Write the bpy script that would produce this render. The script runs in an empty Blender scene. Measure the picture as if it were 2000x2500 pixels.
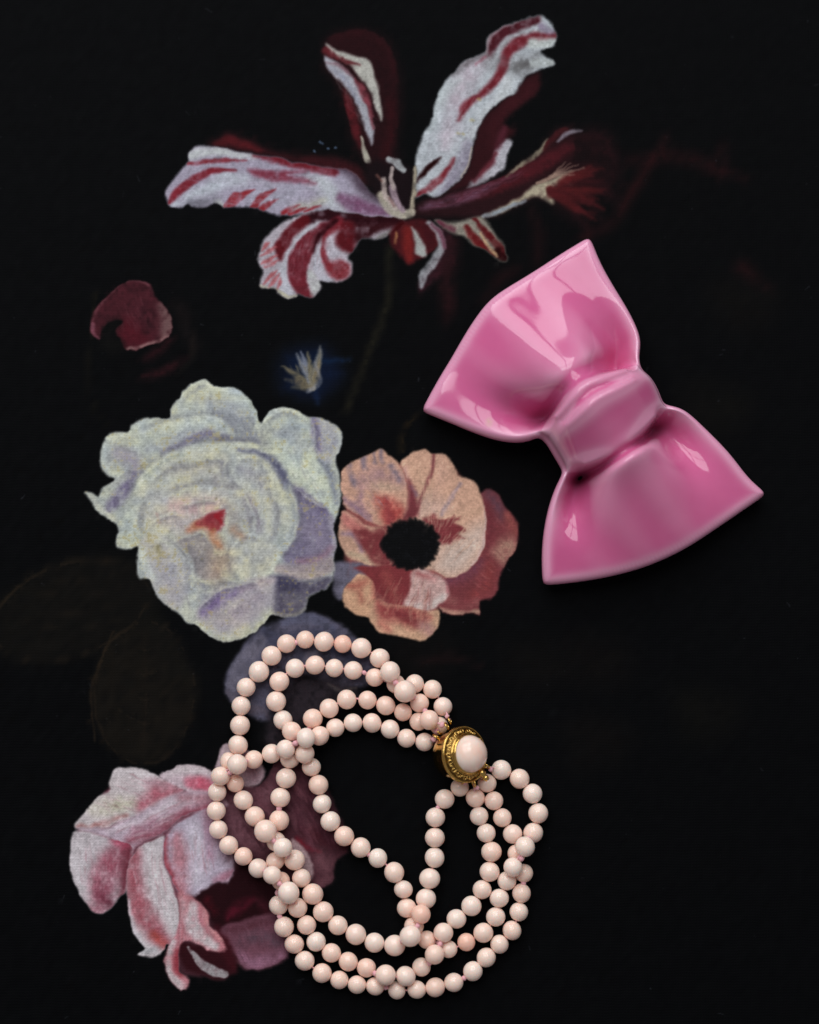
import bpy, bmesh, math, random
import numpy as np
from mathutils import Vector, Matrix

random.seed(7)
rng = np.random.default_rng(11)
sc = bpy.context.scene
col = sc.collection

# ------------------------------------------------------------------ camera
D, TILT = 0.60, math.radians(4.0)          # hand-held, almost straight down
LENS, SENS = 86.4, 36.0
CAM = np.array([0.0, -D*math.sin(TILT), D*math.cos(TILT)])
RGT = np.array([1.0, 0, 0]); UPV = np.array([0, math.cos(TILT), math.sin(TILT)]); FWD = -CAM/D
cd = bpy.data.cameras.new('camera'); cam = bpy.data.objects.new('camera', cd); col.objects.link(cam)
cam.location = CAM; cam.rotation_euler = (TILT, 0, 0)
cd.sensor_fit = 'VERTICAL'; cd.sensor_height = SENS; cd.lens = LENS
cd.clip_start = 0.02; cd.clip_end = 20
cd.dof.use_dof = True; cd.dof.focus_distance = D - 0.007; cd.dof.aperture_fstop = 4.2; cd.dof.aperture_blades = 8
sc.camera = cam

# ------------------------------------------------------------------ light: one tall paned window beyond the top edge
w = bpy.data.worlds.new('World'); sc.world = w; w.use_nodes = True
bg = w.node_tree.nodes['Background']; bg.inputs[0].default_value = (0.50, 0.48, 0.50, 1); bg.inputs[1].default_value = 0.41
WIN_AZ, WIN_EL, WIN_D = math.radians(12), math.radians(48), 1.30   # azimuth left of straight up
PANE_W, PANE_H, GAP, POWER = 0.62, 0.70, 0.060, 5.3
wd = np.array([-math.sin(WIN_AZ)*math.cos(WIN_EL), math.cos(WIN_AZ)*math.cos(WIN_EL), math.sin(WIN_EL)])
wc = wd*WIN_D
wx = np.array([math.cos(WIN_AZ), math.sin(WIN_AZ), 0.0]); wy = np.cross(-wd, wx); wy = wy if wy[2] > 0 else -wy
for ix in range(2):
    for iy in range(2):
        ld = bpy.data.lights.new('window_pane_light', 'AREA'); ld.shape = 'RECTANGLE'
        ld.size = PANE_W; ld.size_y = PANE_H; ld.energy = POWER; ld.color = (0.965, 0.985, 1.0)
        lo = bpy.data.objects.new('window_pane_light', ld); col.objects.link(lo)
        p = wc + wx*((ix-0.5)*(PANE_W+GAP)) + wy*((iy-0.5)*(PANE_H+GAP))
        lo.matrix_world = Matrix([[*(a)] for a in np.column_stack([wx, np.cross(wd, wx), wd, p])] + [[0, 0, 0, 1]])

sc.view_settings.view_transform = 'Standard'; sc.view_settings.look = 'None'
sc.view_settings.exposure = 0.0; sc.view_settings.gamma = 1.0
sc.render.engine = 'CYCLES'
sc.cycles.use_denoising = True
sc.cycles.max_bounces = 8

# ------------------------------------------------------------------ helpers
def at(px, py, z=0.0):
    """point of the photograph (2000 x 2500) at a height above the print, in metres"""
    px = np.asarray(px, float); py = np.asarray(py, float)
    k = SENS/LENS/2500.0
    d = FWD + ((px-1000.0)*k)[..., None]*RGT + ((1250.0-py)*k)[..., None]*UPV
    t = (np.asarray(z, float)-CAM[2])/d[..., 2]
    return CAM + d*t[..., None]

def srgb(c):
    c = np.asarray(c, float)/255.0
    return np.where(c <= 0.04045, c/12.92, ((c+0.055)/1.055)**2.4)

def link(name, me, parent=None, mat=None):
    o = bpy.data.objects.new(name, me); col.objects.link(o)
    if mat is not None and me is not None and not me.materials: me.materials.append(mat)
    if parent: o.parent = parent
    return o

def smooth(me):
    me.polygons.foreach_set('use_smooth', np.ones(len(me.polygons), bool)); me.update()

def mesh(name, v, f, shade=True):
    me = bpy.data.meshes.new(name); me.from_pydata([tuple(map(float, p)) for p in v], [], [tuple(map(int, q)) for q in f]); me.update()
    if shade: smooth(me)
    return me

def catmull(pts, n=8, closed=False):
    P = np.asarray(pts, float); m = len(P)
    if closed: Q = np.vstack([P[-1], P, P[0], P[1]]); segs = m
    else: Q = np.vstack([2*P[0]-P[1], P, 2*P[-1]-P[-2]]); segs = m-1
    t = np.linspace(0, 1, n, endpoint=False)[:, None]; out = []
    for i in range(segs):
        a, b, c, d = Q[i:i+4]
        out.append(0.5*((2*b)+(c-a)*t+(2*a-5*b+4*c-d)*t**2+(3*b-a-3*c+d)*t**3))
    out = np.vstack(out)
    return out if closed else np.vstack([out, P[-1:]])

def resample(P, n):
    L = np.r_[0, np.cumsum(np.linalg.norm(np.diff(P, axis=0), axis=1))]
    s = np.linspace(0, L[-1], n)
    return np.column_stack([np.interp(s, L, P[:, k]) for k in range(P.shape[1])])

def tube_data(P, r, n=8, closed=False):
    P = np.asarray(P, float); m = len(P); r = np.broadcast_to(r, (m,))
    if closed: T = np.roll(P, -1, 0)-np.roll(P, 1, 0)
    else: T = np.gradient(P, axis=0)
    T /= np.linalg.norm(T, axis=1)[:, None]+1e-12
    ref = np.array([0, 0, 1.0]); V = []; 
    N = np.cross(T[0], ref); 
    if np.linalg.norm(N) < 1e-3: N = np.cross(T[0], [1.0, 0, 0])
    N /= np.linalg.norm(N)
    for i in range(m):
        N = N-T[i]*np.dot(N, T[i]); N /= np.linalg.norm(N)+1e-12; B = np.cross(T[i], N)
        for k in range(n):
            a = 2*math.pi*k/n; V.append(P[i]+r[i]*(math.cos(a)*N+math.sin(a)*B))
    F = []
    for i in range(m if closed else m-1):
        j = (i+1) % m
        for k in range(n):
            l = (k+1) % n; F.append((i*n+k, i*n+l, j*n+l, j*n+k))
    if not closed: F.append(tuple(range(n))[::-1]); F.append(tuple((m-1)*n+k for k in range(n)))
    return V, F

def join(parts):
    V, F = [], []
    for v, f in parts:
        o = len(V); V += list(v); F += [tuple(i+o for i in q) for q in f]
    return V, F

# node helpers
def new_mat(name):
    m = bpy.data.materials.new(name); m.use_nodes = True
    return m, m.node_tree.nodes, m.node_tree.links, m.node_tree.nodes['Principled BSDF']

# ------------------------------------------------------------------ the printed flowers (flat print, worked out on a fine grid)
RES = 2.0                                   # tenths of a millimetre per cell
X0, X1, Y0, Y1 = -1140, 1140, -1400, 1400   # extent of the board in tenths of a millimetre
NX, NY = int((X1-X0)/RES), int((Y1-Y0)/RES)

def noise_field(scale, seed):
    g = np.random.default_rng(seed)
    h, v = int(NY*RES/scale)+4, int(NX*RES/scale)+4
    A = g.normal(size=(h, v)); ys = np.linspace(1, h-3, NY+1); xs = np.linspace(1, v-3, NX+1)
    yi = ys.astype(int); xi = xs.astype(int); fy = ys-yi; fx = xs-xi
    fy = (fy*fy*(3-2*fy))[:, None]; fx = (fx*fx*(3-2*fx))[None]
    a = A[np.ix_(yi, xi)]; b = A[np.ix_(yi, xi+1)]; c = A[np.ix_(yi+1, xi)]; d = A[np.ix_(yi+1, xi+1)]
    return (a*(1-fx)+b*fx)*(1-fy)+(c*(1-fx)+d*fx)*fy

n60, n60b = noise_field(60, 1), noise_field(60, 2)
n18, n18b = noise_field(18, 3), noise_field(18, 4)
n7, n7b = noise_field(7, 5), noise_field(7, 6)
n3 = noise_field(3.2, 8)
GX, GY = np.meshgrid(X0+RES*np.arange(NX+1), Y0+RES*np.arange(NY+1))
WX = GX + 1.6*n60 + 1.3*n18 + 0.7*n7
WY = GY + 1.6*n60b + 1.3*n18b + 0.7*n7b
IMG = np.zeros((NY+1, NX+1, 3)); IMG[:] = (3.2, 3.7, 5.4)
BRIGHT = np.zeros((NY+1, NX+1))             # where light paint lies: the canvas grain shows there

T1, T2, RO, AN, PE, PO, FU = (380, 0, 2.875), (900, 0, 2.875), (180, 880, 2.4643), (780, 1060, 3.1944), (140, 1780, 2.3958), (150, 640, 2.3), (0, 0, 0.8625)
BA = (480, 1500, 3.45)
def plane(crop, pts):
    p = np.asarray(pts, float)[:, :2]/crop[2] + np.array(crop[:2])
    return at(p[:, 0], p[:, 1], 0.0)[:, :2]*1e4

def window(P, pad):
    i0 = max(0, int((P[:, 0].min()-pad-X0)/RES)); i1 = min(NX+1, int((P[:, 0].max()+pad-X0)/RES)+2)
    j0 = max(0, int((P[:, 1].min()-pad-Y0)/RES)); j1 = min(NY+1, int((P[:, 1].max()+pad-Y0)/RES)+2)
    return slice(j0, j1), slice(i0, i1)

def seg_dist(X, Y, A, B, wa=None, wb=None):
    d = B-A; L = max(1e-9, d@d); t = np.clip(((X-A[0])*d[0]+(Y-A[1])*d[1])/L, 0, 1)
    r = np.hypot(X-A[0]-t*d[0], Y-A[1]-t*d[1])
    return r if wa is None else r-(wa+(wb-wa)*t)

def lay(sl, al, c, vary):
    c = np.asarray(c, float)
    m = 1+vary*(0.5*n18[sl]+0.5*n7b[sl])
    k = c[None, None]*m[..., None]; k = k + (vary*8)*np.stack([n60[sl], 0*n60[sl], n60b[sl]], -1)*(c.max()/200)
    a = al[..., None]
    IMG[sl] = IMG[sl]*(1-a)+k*a

MASK = {}
def shape(crop, pts, c, soft=2.2, alpha=1.0, vary=0.05, dry=0.0, keep=None, clip=None):
    if crop in (T1, T2): soft = soft*1.3
    soft = soft*1.35
    P = catmull(plane(crop, pts), 5, True); sl = window(P, soft+14)
    X, Y = WX[sl], WY[sl]; d = np.full(X.shape, 1e9); ins = np.zeros(X.shape, bool)
    Q = np.roll(P, -1, 0)
    for A, B in zip(P, Q):
        d = np.minimum(d, seg_dist(X, Y, A, B))
        if A[1] != B[1]:
            cr = ((A[1] > Y) != (B[1] > Y)) & (X < (B[0]-A[0])*(Y-A[1])/(B[1]-A[1])+A[0]); ins ^= cr
    sd = np.where(ins, d, -d)
    a = np.clip(0.5+sd/(2*soft), 0, 1); a = a*a*(3-2*a)
    if dry: a *= np.clip(1-dry*(0.35+0.45*n7[sl]+0.5*n18b[sl]), .62, 1)
    a = a*alpha
    if clip: a = a*clip_of(clip, sl)
    lay(sl, a, c, vary)
    if keep:
        full = np.zeros((NY+1, NX+1), np.float32); full[sl] = np.clip(0.5+sd/3.0, 0, 1); MASK[keep] = full

def clip_of(k, sl):
    return MASK[k][sl]

def stroke(crop, pts, wd_, c, soft=3.5, alpha=0.9, vary=0.05, dry=0.35, clip=None):
    k = 1.0/crop[2]
    if crop in (T1, T2): k *= 1.18; alpha = min(1, alpha*1.08)
    wl = np.atleast_1d(np.asarray(wd_, float))*k*0.5
    P = plane(crop, pts); wl = np.interp(np.linspace(0, 1, len(P)), np.linspace(0, 1, len(wl)), wl)
    Q = catmull(np.column_stack([P, wl]), 6); soft = max(soft, 1.2)
    sl = window(Q, soft*2+wl.max()+14); X, Y = WX[sl], WY[sl]; d = np.full(X.shape, 1e9)
    for A, B in zip(Q[:-1], Q[1:]): d = np.minimum(d, seg_dist(X, Y, A[:2], B[:2], max(A[2], .3), max(B[2], .3)))
    a = np.clip(0.5-d/(2*soft), 0, 1); a = a*a*(3-2*a)
    if dry: a *= np.clip(1.05-dry*(0.35+0.28*n7[sl]+0.5*n18b[sl]), 0, 1)
    a = a*alpha
    if clip: a = a*clip_of(clip, sl)
    lay(sl, a, c, vary)

def fold(crop, pts, w_, light=(196,200,192), dark=(116,116,126), side=1, clip=None, alpha=.44):
    """the turned edge of a petal: a light lip with the petal behind it in a darker tone"""
    P = catmull(np.asarray(pts, float), 5); T_ = np.gradient(P, axis=0); T_ /= np.linalg.norm(T_, axis=1)[:, None]
    Nq = np.column_stack([-T_[:, 1], T_[:, 0]])*side
    k = np.sin(np.linspace(.25, np.pi-.25, len(P)))
    stroke(crop, P[::3]+Nq[::3]*w_*.75, list(w_*1.7*k[::3]), dark, soft=w_*.42/crop[2]*1.6, alpha=alpha*.8, clip=clip, dry=.45)
    stroke(crop, P[::3], list(w_*.8*k[::3]), light, soft=max(3.0, w_*.34/crop[2]), alpha=alpha, clip=clip, dry=.45)

def bristles(crop, a, b, n, spread, wd_, c, c2=None, alpha=0.5, clip=None, seed=0, bend=0.0):
    """n thin dry brush hairs from line a to line b"""
    g = np.random.default_rng(seed)
    for q in range(n):
        u = g.random(); e = g.normal(size=4)*spread
        p = np.array(a[0])*(1-u)+np.array(a[1])*u+e[:2]; r = np.array(b[0])*(1-u)+np.array(b[1])*u+e[2:]
        t0, t1 = sorted(g.random(2)); t0 = g.random()*.7; t1 = t0+.12+.25*g.random()
        m = (p+r)/2+bend*np.array([-(r-p)[1], (r-p)[0]])
        A = p+(r-p)*t0; B = p+(r-p)*t1
        k = g.random(); cc = np.asarray(c, float) if c2 is None else np.asarray(c, float)*(1-k)+np.asarray(c2, float)*k
        stroke(crop, [A, (A+B)/2+(m-(p+r)/2), B], [wd_*0.3, wd_*(0.6+0.8*g.random()), wd_*0.2], cc, soft=1.6, alpha=alpha*(0.5+0.5*g.random()), clip=clip)

def paint():
    # ---- murk: brown leaves, stems and half lost petals in the dark
    shape(FU, [(240,1330),(330,1310),(400,1400),(415,1480),(370,1570),(300,1610),(220,1560),(195,1450)], (20,17,13.5), soft=12, dry=.3)
    stroke(FU, [(300,1315),(310,1450),(300,1600)], [4,6,3], (27,21,16), alpha=.6)
    shape(FU, [(0,1270),(150,1180),(280,1180),(330,1260),(250,1350),(100,1390),(0,1370)], (14.5,13,11), soft=20, dry=.3)
    stroke(FU, [(0,1275),(60,1220),(150,1182),(270,1175)], [6,5,3], (38,30,20), soft=5, alpha=.6)
    stroke(FU, [(320,1190),(310,1260),(330,1340),(380,1420)], [40,60,40], (14,13,11), soft=22, alpha=.7)
    stroke(FU, [(200,1560),(195,1440),(240,1330)], [4,6,3], (42,32,22), soft=4, alpha=.7)
    stroke(FU, [(820,520),(815,640),(770,760),(730,870)], [16,14,12], (29,27,19), soft=7, alpha=.8)
    stroke(FU, [(850,950),(855,900),(895,862)], [8,6,4], (40,30,16), soft=5, alpha=.7)
    stroke(FU, [(200,620),(190,760),(195,860),(235,905)], [8,6,5], (26,22,14), soft=5, alpha=.6)
    for q, (x, y) in enumerate([(1250,1390),(1500,860),(1560,640),(1250,1560),(1480,1500),(1120,1400),(880,1380)]):
        shape(FU, [(x-60,y-30),(x,y-50),(x+70,y-20),(x+50,y+40),(x-30,y+50)], [(12,9,8.5),(13,12,9.5),(12,10,9)][q % 3], soft=40, alpha=.7, dry=.4)
    stroke(FU, [(880,1395),(940,1385),(1010,1400)], [10,18,8], (30,14,15), soft=10, alpha=.6)
    for cx, cy, rx, ry, a0 in [(305,1460,105,150,.05), (150,1285,170,95,-.35)]:      # leaf outlines and veins
        pts = [(cx+rx*math.cos(a)*math.cos(a0)-ry*math.sin(a)*math.sin(a0), cy+rx*math.cos(a)*math.sin(a0)+ry*math.sin(a)*math.cos(a0)) for a in np.linspace(-.3, 5.6, 14)]
        stroke(FU, pts, [3,5,4,5,3], (40,31,22), soft=4, alpha=.55)
        for q in (-.6, -.25, .1, .45):
            for sd_ in (-1, 1): stroke(FU, [(cx, cy+ry*q), (cx+sd_*rx*.35, cy+ry*(q-.12)), (cx+sd_*rx*.7, cy+ry*(q-.3))], [4,4,2], (34,27,20), soft=4, alpha=.4)
    # red half lost petals at the far right of the tulip
    for pts, wds in [([(1230,500),(1290,470),(1330,410),(1400,300)], [14,22,10]), ([(1330,340),(1420,330),(1500,350),(1570,380)], [20,30,6]),
                     ([(1500,360),(1525,310),(1520,380)], [6,14,6]), ([(1120,440),(1135,500),(1130,560)], [10,20,8]), ([(1240,460),(1238,500)], [6,12]),
                     ([(1400,290),(1360,360),(1310,440)], [10,16,8]), ([(1085,570),(1050,590),(1020,630)], [16,20,10]), ([(930,600),(945,640),(940,680)],[14,30,8]), ([(1560,560),(1620,610)], [30,10])]:
        stroke(FU, pts, wds, (40,13,16), soft=20, alpha=.62)
    gg = np.random.default_rng(17)
    for q in range(160):                    # lint and pale specks caught in the weave
        x, y = gg.uniform(0, 1725), gg.uniform(0, 2156); dx, dy = gg.normal(size=2)*gg.choice([1.2, 1.2, 6])
        stroke(FU, [(x, y), (x+dx, y+dy)], [1.6, 1.1], (46,48,54), soft=1.4, alpha=gg.uniform(.3, .9), dry=0)
    # ---- lavender flower under the beads
    shape(FU, [(470,1440),(490,1390),(540,1330),(640,1288),(720,1315),(770,1370),(800,1430),(720,1450),(640,1420),(600,1480),(560,1520),(500,1490)], (86,84,102), soft=6, dry=.25, keep='lav')
    shape(FU, [(520,1370),(640,1300),(650,1330),(560,1420),(500,1470),(480,1440)], (96,93,110), soft=12, alpha=.7, dry=.5, clip='lav')
    stroke(FU, [(560,1330),(600,1350),(700,1330)], [20,40,20], (58,60,80), soft=10, alpha=.7, clip='lav')
    stroke(FU, [(690,1330),(660,1370),(640,1410)], [10,24,10], (122,118,132), soft=6, alpha=.6, clip='lav')
    shape(FU, [(600,1430),(700,1430),(770,1470),(700,1500),(630,1540),(600,1600),(560,1560),(570,1490)], (44,38,44), soft=12, dry=.3)
    stroke(FU, [(690,1440),(720,1455),(750,1450)], [4,8,4], (92,84,82), soft=4, alpha=.6)
    for pts, wds, c in [([(490,1440),(510,1400),(550,1350)], [30,40,24], (112,108,122)), ([(600,1310),(650,1300),(700,1320)], [16,24,14], (92,94,116)), ([(520,1440),(560,1400),(600,1360)], [14,26,14], (66,64,80)), ([(640,1350),(700,1360),(750,1390)], [20,34,18], (56,60,82)), ([(480,1460),(520,1490),(560,1500)], [16,24,12], (96,88,100))]:
        stroke(FU, pts, wds, c, soft=8, alpha=.7, clip='lav')
    bristles(FU, [(500,1380),(640,1300)], [(520,1480),(700,1400)], 40, 6, 8, (105,104,122), (60,60,78), .5, 'lav', 21)

    # ---- dark red poppy
    shape(PO, [(210,440),(165,390),(165,320),(210,240),(280,170),(350,120),(430,108),(500,130),(525,200),(570,240),(615,310),(625,380),(600,430),(500,465),(370,490),(330,430),(310,390),(345,330),(270,340),(230,380)], (70,29,37), soft=3, dry=.2, keep='pop')
    shape(PO, [(330,330),(400,320),(460,380),(500,450),(380,480),(320,430)], (78,22,32), soft=14, alpha=.8, clip='pop')
    stroke(PO, [(560,250),(600,330),(590,410)], [40,90,60], (112,84,84), soft=14, dry=.8, clip='pop')
    stroke(PO, [(370,488),(500,460),(605,422)], [14,26,14], (140,104,104), soft=4, dry=.6, clip='pop')
    stroke(PO, [(170,330),(220,240),(350,120),(450,110),(515,160)], [10,12,12,16,14], (118,70,78), soft=4, dry=.8, alpha=.7, clip='pop')
    stroke(PO, [(170,350),(180,400),(212,440)], [24,20,8], (120,70,82), soft=4, dry=.6, clip='pop')
    bristles(PO, [(230,280),(480,140)], [(300,400),(580,400)], 60, 8, 12, (100,52,60), (48,18,24), .4, 'pop', 5)
    shape(PO, [(225,440),(250,360),(330,330),(300,400),(350,470),(290,510),(230,480)], (11,10,10), soft=13)
    stroke(PO, [(460,640),(580,610),(690,545)], [20,60,24], (46,17,22), soft=10, alpha=.8)
    stroke(PO, [(470,540),(560,490),(620,440)], [30,50,30], (46,16,22), soft=10, alpha=.7)
    stroke(PO, [(640,240),(690,300),(700,380),(760,480)], [50,70,50,30], (22,15,16), soft=18, alpha=.8)
    stroke(PO, [(740,400),(735,540),(660,640)], [6,10,5], (42,32,27), soft=5, alpha=.5)
    # ---- blue flower
    for q in range(5):
        a = -1.2+q*1.2566; cx, cy = 1395+95*math.cos(a), 620+80*math.sin(a)
        shape(PO, [(cx+95*math.cos(b), cy+80*math.sin(b)) for b in np.linspace(0, 6.28, 9)[:-1]], (10,20,42), soft=26, alpha=.8)
        stroke(PO, [(1395,640), (cx, cy), (1395+180*math.cos(a), 620+150*math.sin(a))], [30,60,20], (13,27,54), soft=16, alpha=.5)
    stroke(PO, [(1460,560),(1560,550),(1620,545)], [20,30,10], (16,38,68), soft=12, alpha=.7); stroke(PO, [(1400,700),(1430,760),(1440,800)], [20,24,10], (20,36,66), soft=10, alpha=.7)
    for i, (x, y) in enumerate([(1235,590),(1250,655),(1320,520),(1345,505),(1385,510),(1290,700),(1455,470),(1450,560)]):
        stroke(PO, [(1400,705),((1400+x)/2+8,(705+y)/2),(x,y)], [30,38,8], [(122,112,88),(116,104,84),(140,142,146),(128,134,150),(124,116,92),(110,102,84),(142,140,132),(126,112,84)][i], soft=5, alpha=.85, dry=.6)
    stroke(PO, [(1380,725),(1430,690),(1450,650),(1425,560)], [20,30,22,10], (150,150,154), soft=5, dry=.5, alpha=.8)
    bristles(PO, [(1330,690),(1420,700)], [(1240,590),(1450,500)], 40, 12, 9, (150,140,110), (70,66,60), .5, None, 9)

    # ---- striped tulip
    shape(T1, [(1200,290),(1250,240),(1400,205),(1550,235),(1650,340),(1700,480),(1715,700),(1705,900),(1700,1100),(1690,1250),(1600,1370),(1520,1220),(1440,1120),(1380,980),(1340,800),(1260,570),(1195,480),(1185,380)], (36,12,16), soft=10, dry=.12, keep='tb')
    stroke(T1, [(1240,260),(1400,225),(1560,260),(1650,380),(1690,560)], [20,40,50,40,20], (50,16,21), soft=12, alpha=.7, clip='tb')
    stroke(T1, [(1640,700),(1660,900),(1600,1100)], [50,60,40], (50,13,18), soft=14, alpha=.7, clip='tb')
    stroke(T1, [(1330,640),(1360,760),(1390,880),(1430,1030)], [14,60,60,20], (84,25,31), soft=8, clip='tb')
    shape(T1, [(1190,385),(1260,420),(1340,490),(1400,570),(1460,690),(1500,800),(1527,900),(1515,1015),(1490,960),(1450,840),(1400,720),(1320,590),(1230,500)], (162,163,172), soft=3)
    shape(T1, [(1210,305),(1280,350),(1380,385),(1500,430),(1550,560),(1580,700),(1592,840),(1550,770),(1500,640),(1440,560),(1390,480),(1300,410),(1230,370)], (176,175,168), soft=3)
    stroke(T1, [(1400,560),(1450,640),(1500,760),(1520,900)], [10,44,30,12], (126,60,70), soft=5)
    stroke(T1, [(1200,350),(1280,400),(1360,440),(1430,462)], [50,30,24,8], (92,32,38), soft=5)
    stroke(T1, [(1210,430),(1300,460),(1380,540)], [10,22,12], (128,88,98), soft=5, alpha=.7)
    stroke(T1, [(1240,470),(1330,560),(1420,720)], [12,30,20], (142,146,164), soft=6, alpha=.7)
    stroke(T1, [(1442,960),(1455,1050),(1482,1130)], [10,26,40], (184,180,165), soft=3)
    bristles(T1, [(1230,360),(1240,430)], [(1580,800),(1510,980)], 40, 8, 8, (196,196,194), (120,110,116), .16, None, 31, .06)
    # right hand dark side petals
    shape(T2, [(1200,510),(1190,630),(1100,720),(1000,800),(960,870),(1030,900),(1020,940),(960,1000),(900,1080),(850,1160),(760,1260),(680,1320),(560,1340),(660,1240),(710,1130),(740,1000),(790,850),(900,740),(1020,650),(1110,540)], (46,15,20), soft=6)
    stroke(T2, [(1150,600),(1060,700),(950,790),(880,900),(860,1020)], [50,60,60,50,30], (58,20,26), soft=14, alpha=.8)
    shape(T2, [(960,980),(1005,1000),(975,1080),(945,1180),(880,1240),(780,1290),(690,1320),(760,1250),(850,1160),(890,1060)], (184,182,190), soft=3, dry=.15)
    stroke(T2, [(890,1080),(840,1170),(740,1270)], [26,36,16], (98,40,50), soft=6)
    stroke(T2, [(960,900),(930,960),(900,1040)], [30,50,30], (86,36,48), soft=8, alpha=.7)
    # right petal reaching out
    shape(T2, [(320,1450),(420,1380),(600,1340),(800,1290),(950,1230),(1100,1130),(1200,1070),(1250,990),(1320,910),(1420,890),(1440,960),(1440,1080),(1400,1200),(1320,1300),(1260,1380),(1200,1392),(1100,1410),(950,1490),(800,1530),(600,1530),(400,1530),(310,1500)], (38,16,20), soft=9, keep='tr')
    for a, b, c_ in [((1340,980),(1640,960),(1700,1080)), ((1380,1060),(1660,1060),(1760,1180)), ((1360,1160),(1640,1180),(1780,1300)), ((1330,1260),(1600,1290),(1740,1420)), ((1300,1330),(1520,1400),(1640,1540)), ((1290,1380),(1420,1470),(1520,1580)), ((1290,1220),(1560,1240),(1720,1360))]:
        stroke(T2, [a, b, c_], [70,90,20], (34,13,17), soft=22, alpha=.8)
    stroke(T2, [(640,1390),(850,1320),(1050,1230),(1250,1130),(1420,1020)], [40,90,100,90,50], (74,23,30), soft=12, clip='tr')
    stroke(T2, [(380,1450),(620,1400),(800,1330),(900,1290)], [40,60,46,20], (108,74,94), soft=10, dry=.6, clip='tr')
    stroke(T2, [(960,1240),(1100,1135),(1200,1065),(1260,970)], [10,26,26,10], (138,128,110), soft=4, dry=.5)
    stroke(T2, [(1330,990),(1380,945),(1430,922),(1505,915)], [16,30,26,10], (124,116,126), soft=4)
    stroke(T2, [(1230,1050),(1300,950),(1380,900)], [20,40,30], (70,24,28), soft=8, clip='tr')
    shape(T2, [(800,1520),(900,1470),(1050,1390),(1170,1300),(1300,1250),(1430,1210),(1390,1250),(1430,1300),(1320,1290),(1280,1340),(1300,1430),(1200,1380),(1100,1400),(950,1490)], (170,160,138), soft=4, dry=.25)
    stroke(T2, [(800,1520),(900,1490),(1100,1405)], [20,26,14], (140,150,162), soft=4, alpha=.8)
    for i in range(26):
        a = -0.55+1.15*i/25; L = 300+120*random.random()
        x0, y0 = 1260+30*random.random(), 1340+random.uniform(-30, 30)
        stroke(T2, [(x0, y0), (x0+L*.5*math.cos(a), y0+L*.5*math.sin(a)+random.uniform(-20, 20)), (x0+L*math.cos(a), y0+L*math.sin(a))], [18,34,4], random.choice([(80,24,27),(60,19,23),(45,15,19),(92,28,30)]), soft=8, alpha=.55)
    for x, y in [(1420,1150),(1510,1180),(1440,1230),(1380,1140),(1460,1160)]:
        stroke(T2, [(1180,1290),(1290,1240),(x,y)], [10,14,4], (152,126,112), soft=3, alpha=.6)
    bristles(T2, [(360,1480),(420,1400)], [(1050,1250),(1250,1120)], 60, 12, 10, (112,60,76), (40,12,18), .5, 'tr', 33, .03)
    # large upright petal
    shape(T2, [(330,1250),(335,1100),(400,920),(450,780),(500,640),(580,530),(680,430),(820,370),(835,280),(920,200),(1050,150),(1200,112),(1270,150),(1300,225),(1315,290),(1290,330),(1205,362),(1290,425),(1298,455),(1200,490),(1120,520),(1080,570),(1020,660),(900,730),(810,820),(760,920),(730,1030),(712,1130),(660,1240),(580,1310),(480,1370),(400,1352),(330,1372)], (184,190,197), soft=3, keep='tu')
    stroke(T2, [(800,430),(700,520),(620,700),(570,900),(540,1020)], [70,130,110,100,60], (188,168,182), soft=22, alpha=.6, clip='tu')
    stroke(T2, [(860,380),(900,270),(1000,200),(1180,142)], [40,70,66,50], (84,38,47), soft=8, clip='tu', alpha=.95)
    stroke(T2, [(835,390),(845,290),(920,205),(1040,152)], [14,16,16,10], (150,130,138), soft=4, clip='tu', alpha=.8)
    stroke(T2, [(930,350),(990,270),(1080,235)], [30,30,12], (160,158,164), soft=6, clip='tu')
    stroke(T2, [(1290,250),(1180,260),(1060,290),(980,370),(950,470),(900,560),(790,660),(690,740),(620,840)], [40,60,70,60,60,52,40,46,16], (118,44,54), soft=7, clip='tu', dry=.25)
    stroke(T2, [(1220,190),(1270,220)], [50,40], (142,128,150), soft=8, clip='tu')
    shape(T2, [(1010,430),(1100,390),(1200,375),(1190,440),(1100,520),(1000,500)], (112,110,112), soft=14, clip='tu', dry=.4)
    stroke(T2, [(870,440),(900,420)], [90,80], (128,126,130), soft=16, clip='tu', alpha=.7)
    stroke(T2, [(820,385),(690,445),(590,530)], [26,40,14], (122,114,120), soft=8, clip='tu', alpha=.8)
    stroke(T2, [(830,400),(760,450)], [14,10], (150,90,104), soft=5, clip='tu', alpha=.7)
    shape(T2, [(335,1275),(380,1190),(450,1130),(517,1103),(470,1160),(400,1220)], (44,14,18), soft=3)
    stroke(T2, [(335,1365),(450,1290),(540,1220),(605,1110)], [26,46,40,16], (126,48,57), soft=6, clip='tu')
    stroke(T2, [(700,1020),(665,1150),(570,1290),(480,1355)], [60,90,60,24], (142,134,152), soft=12, clip='tu', alpha=.85)
    stroke(T2, [(725,1040),(705,1150),(655,1240)], [8,10,6], (196,180,160), soft=3, clip='tu')
    stroke(T2, [(1140,300),(1240,300),(1300,300)], [60,60,40], (190,196,194), soft=8, clip='tu')
    stroke(T2, [(1160,440),(1240,435),(1290,440)], [50,60,40], (178,184,184), soft=8, clip='tu')
    stroke(T2, [(420,900),(520,660),(640,560)], [50,70,40], (196,204,208), soft=16, clip='tu', alpha=.7)
    stroke(T2, [(990,560),(930,680),(800,790),(720,940)], [60,60,50,40], (196,200,204), soft=12, clip='tu', alpha=.8)
    bristles(T2, [(360,1150),(680,1100)], [(600,540),(1050,560)], 110, 10, 9, (204,208,212), (164,150,166), .16, 'tu', 35, -.04)
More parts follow.
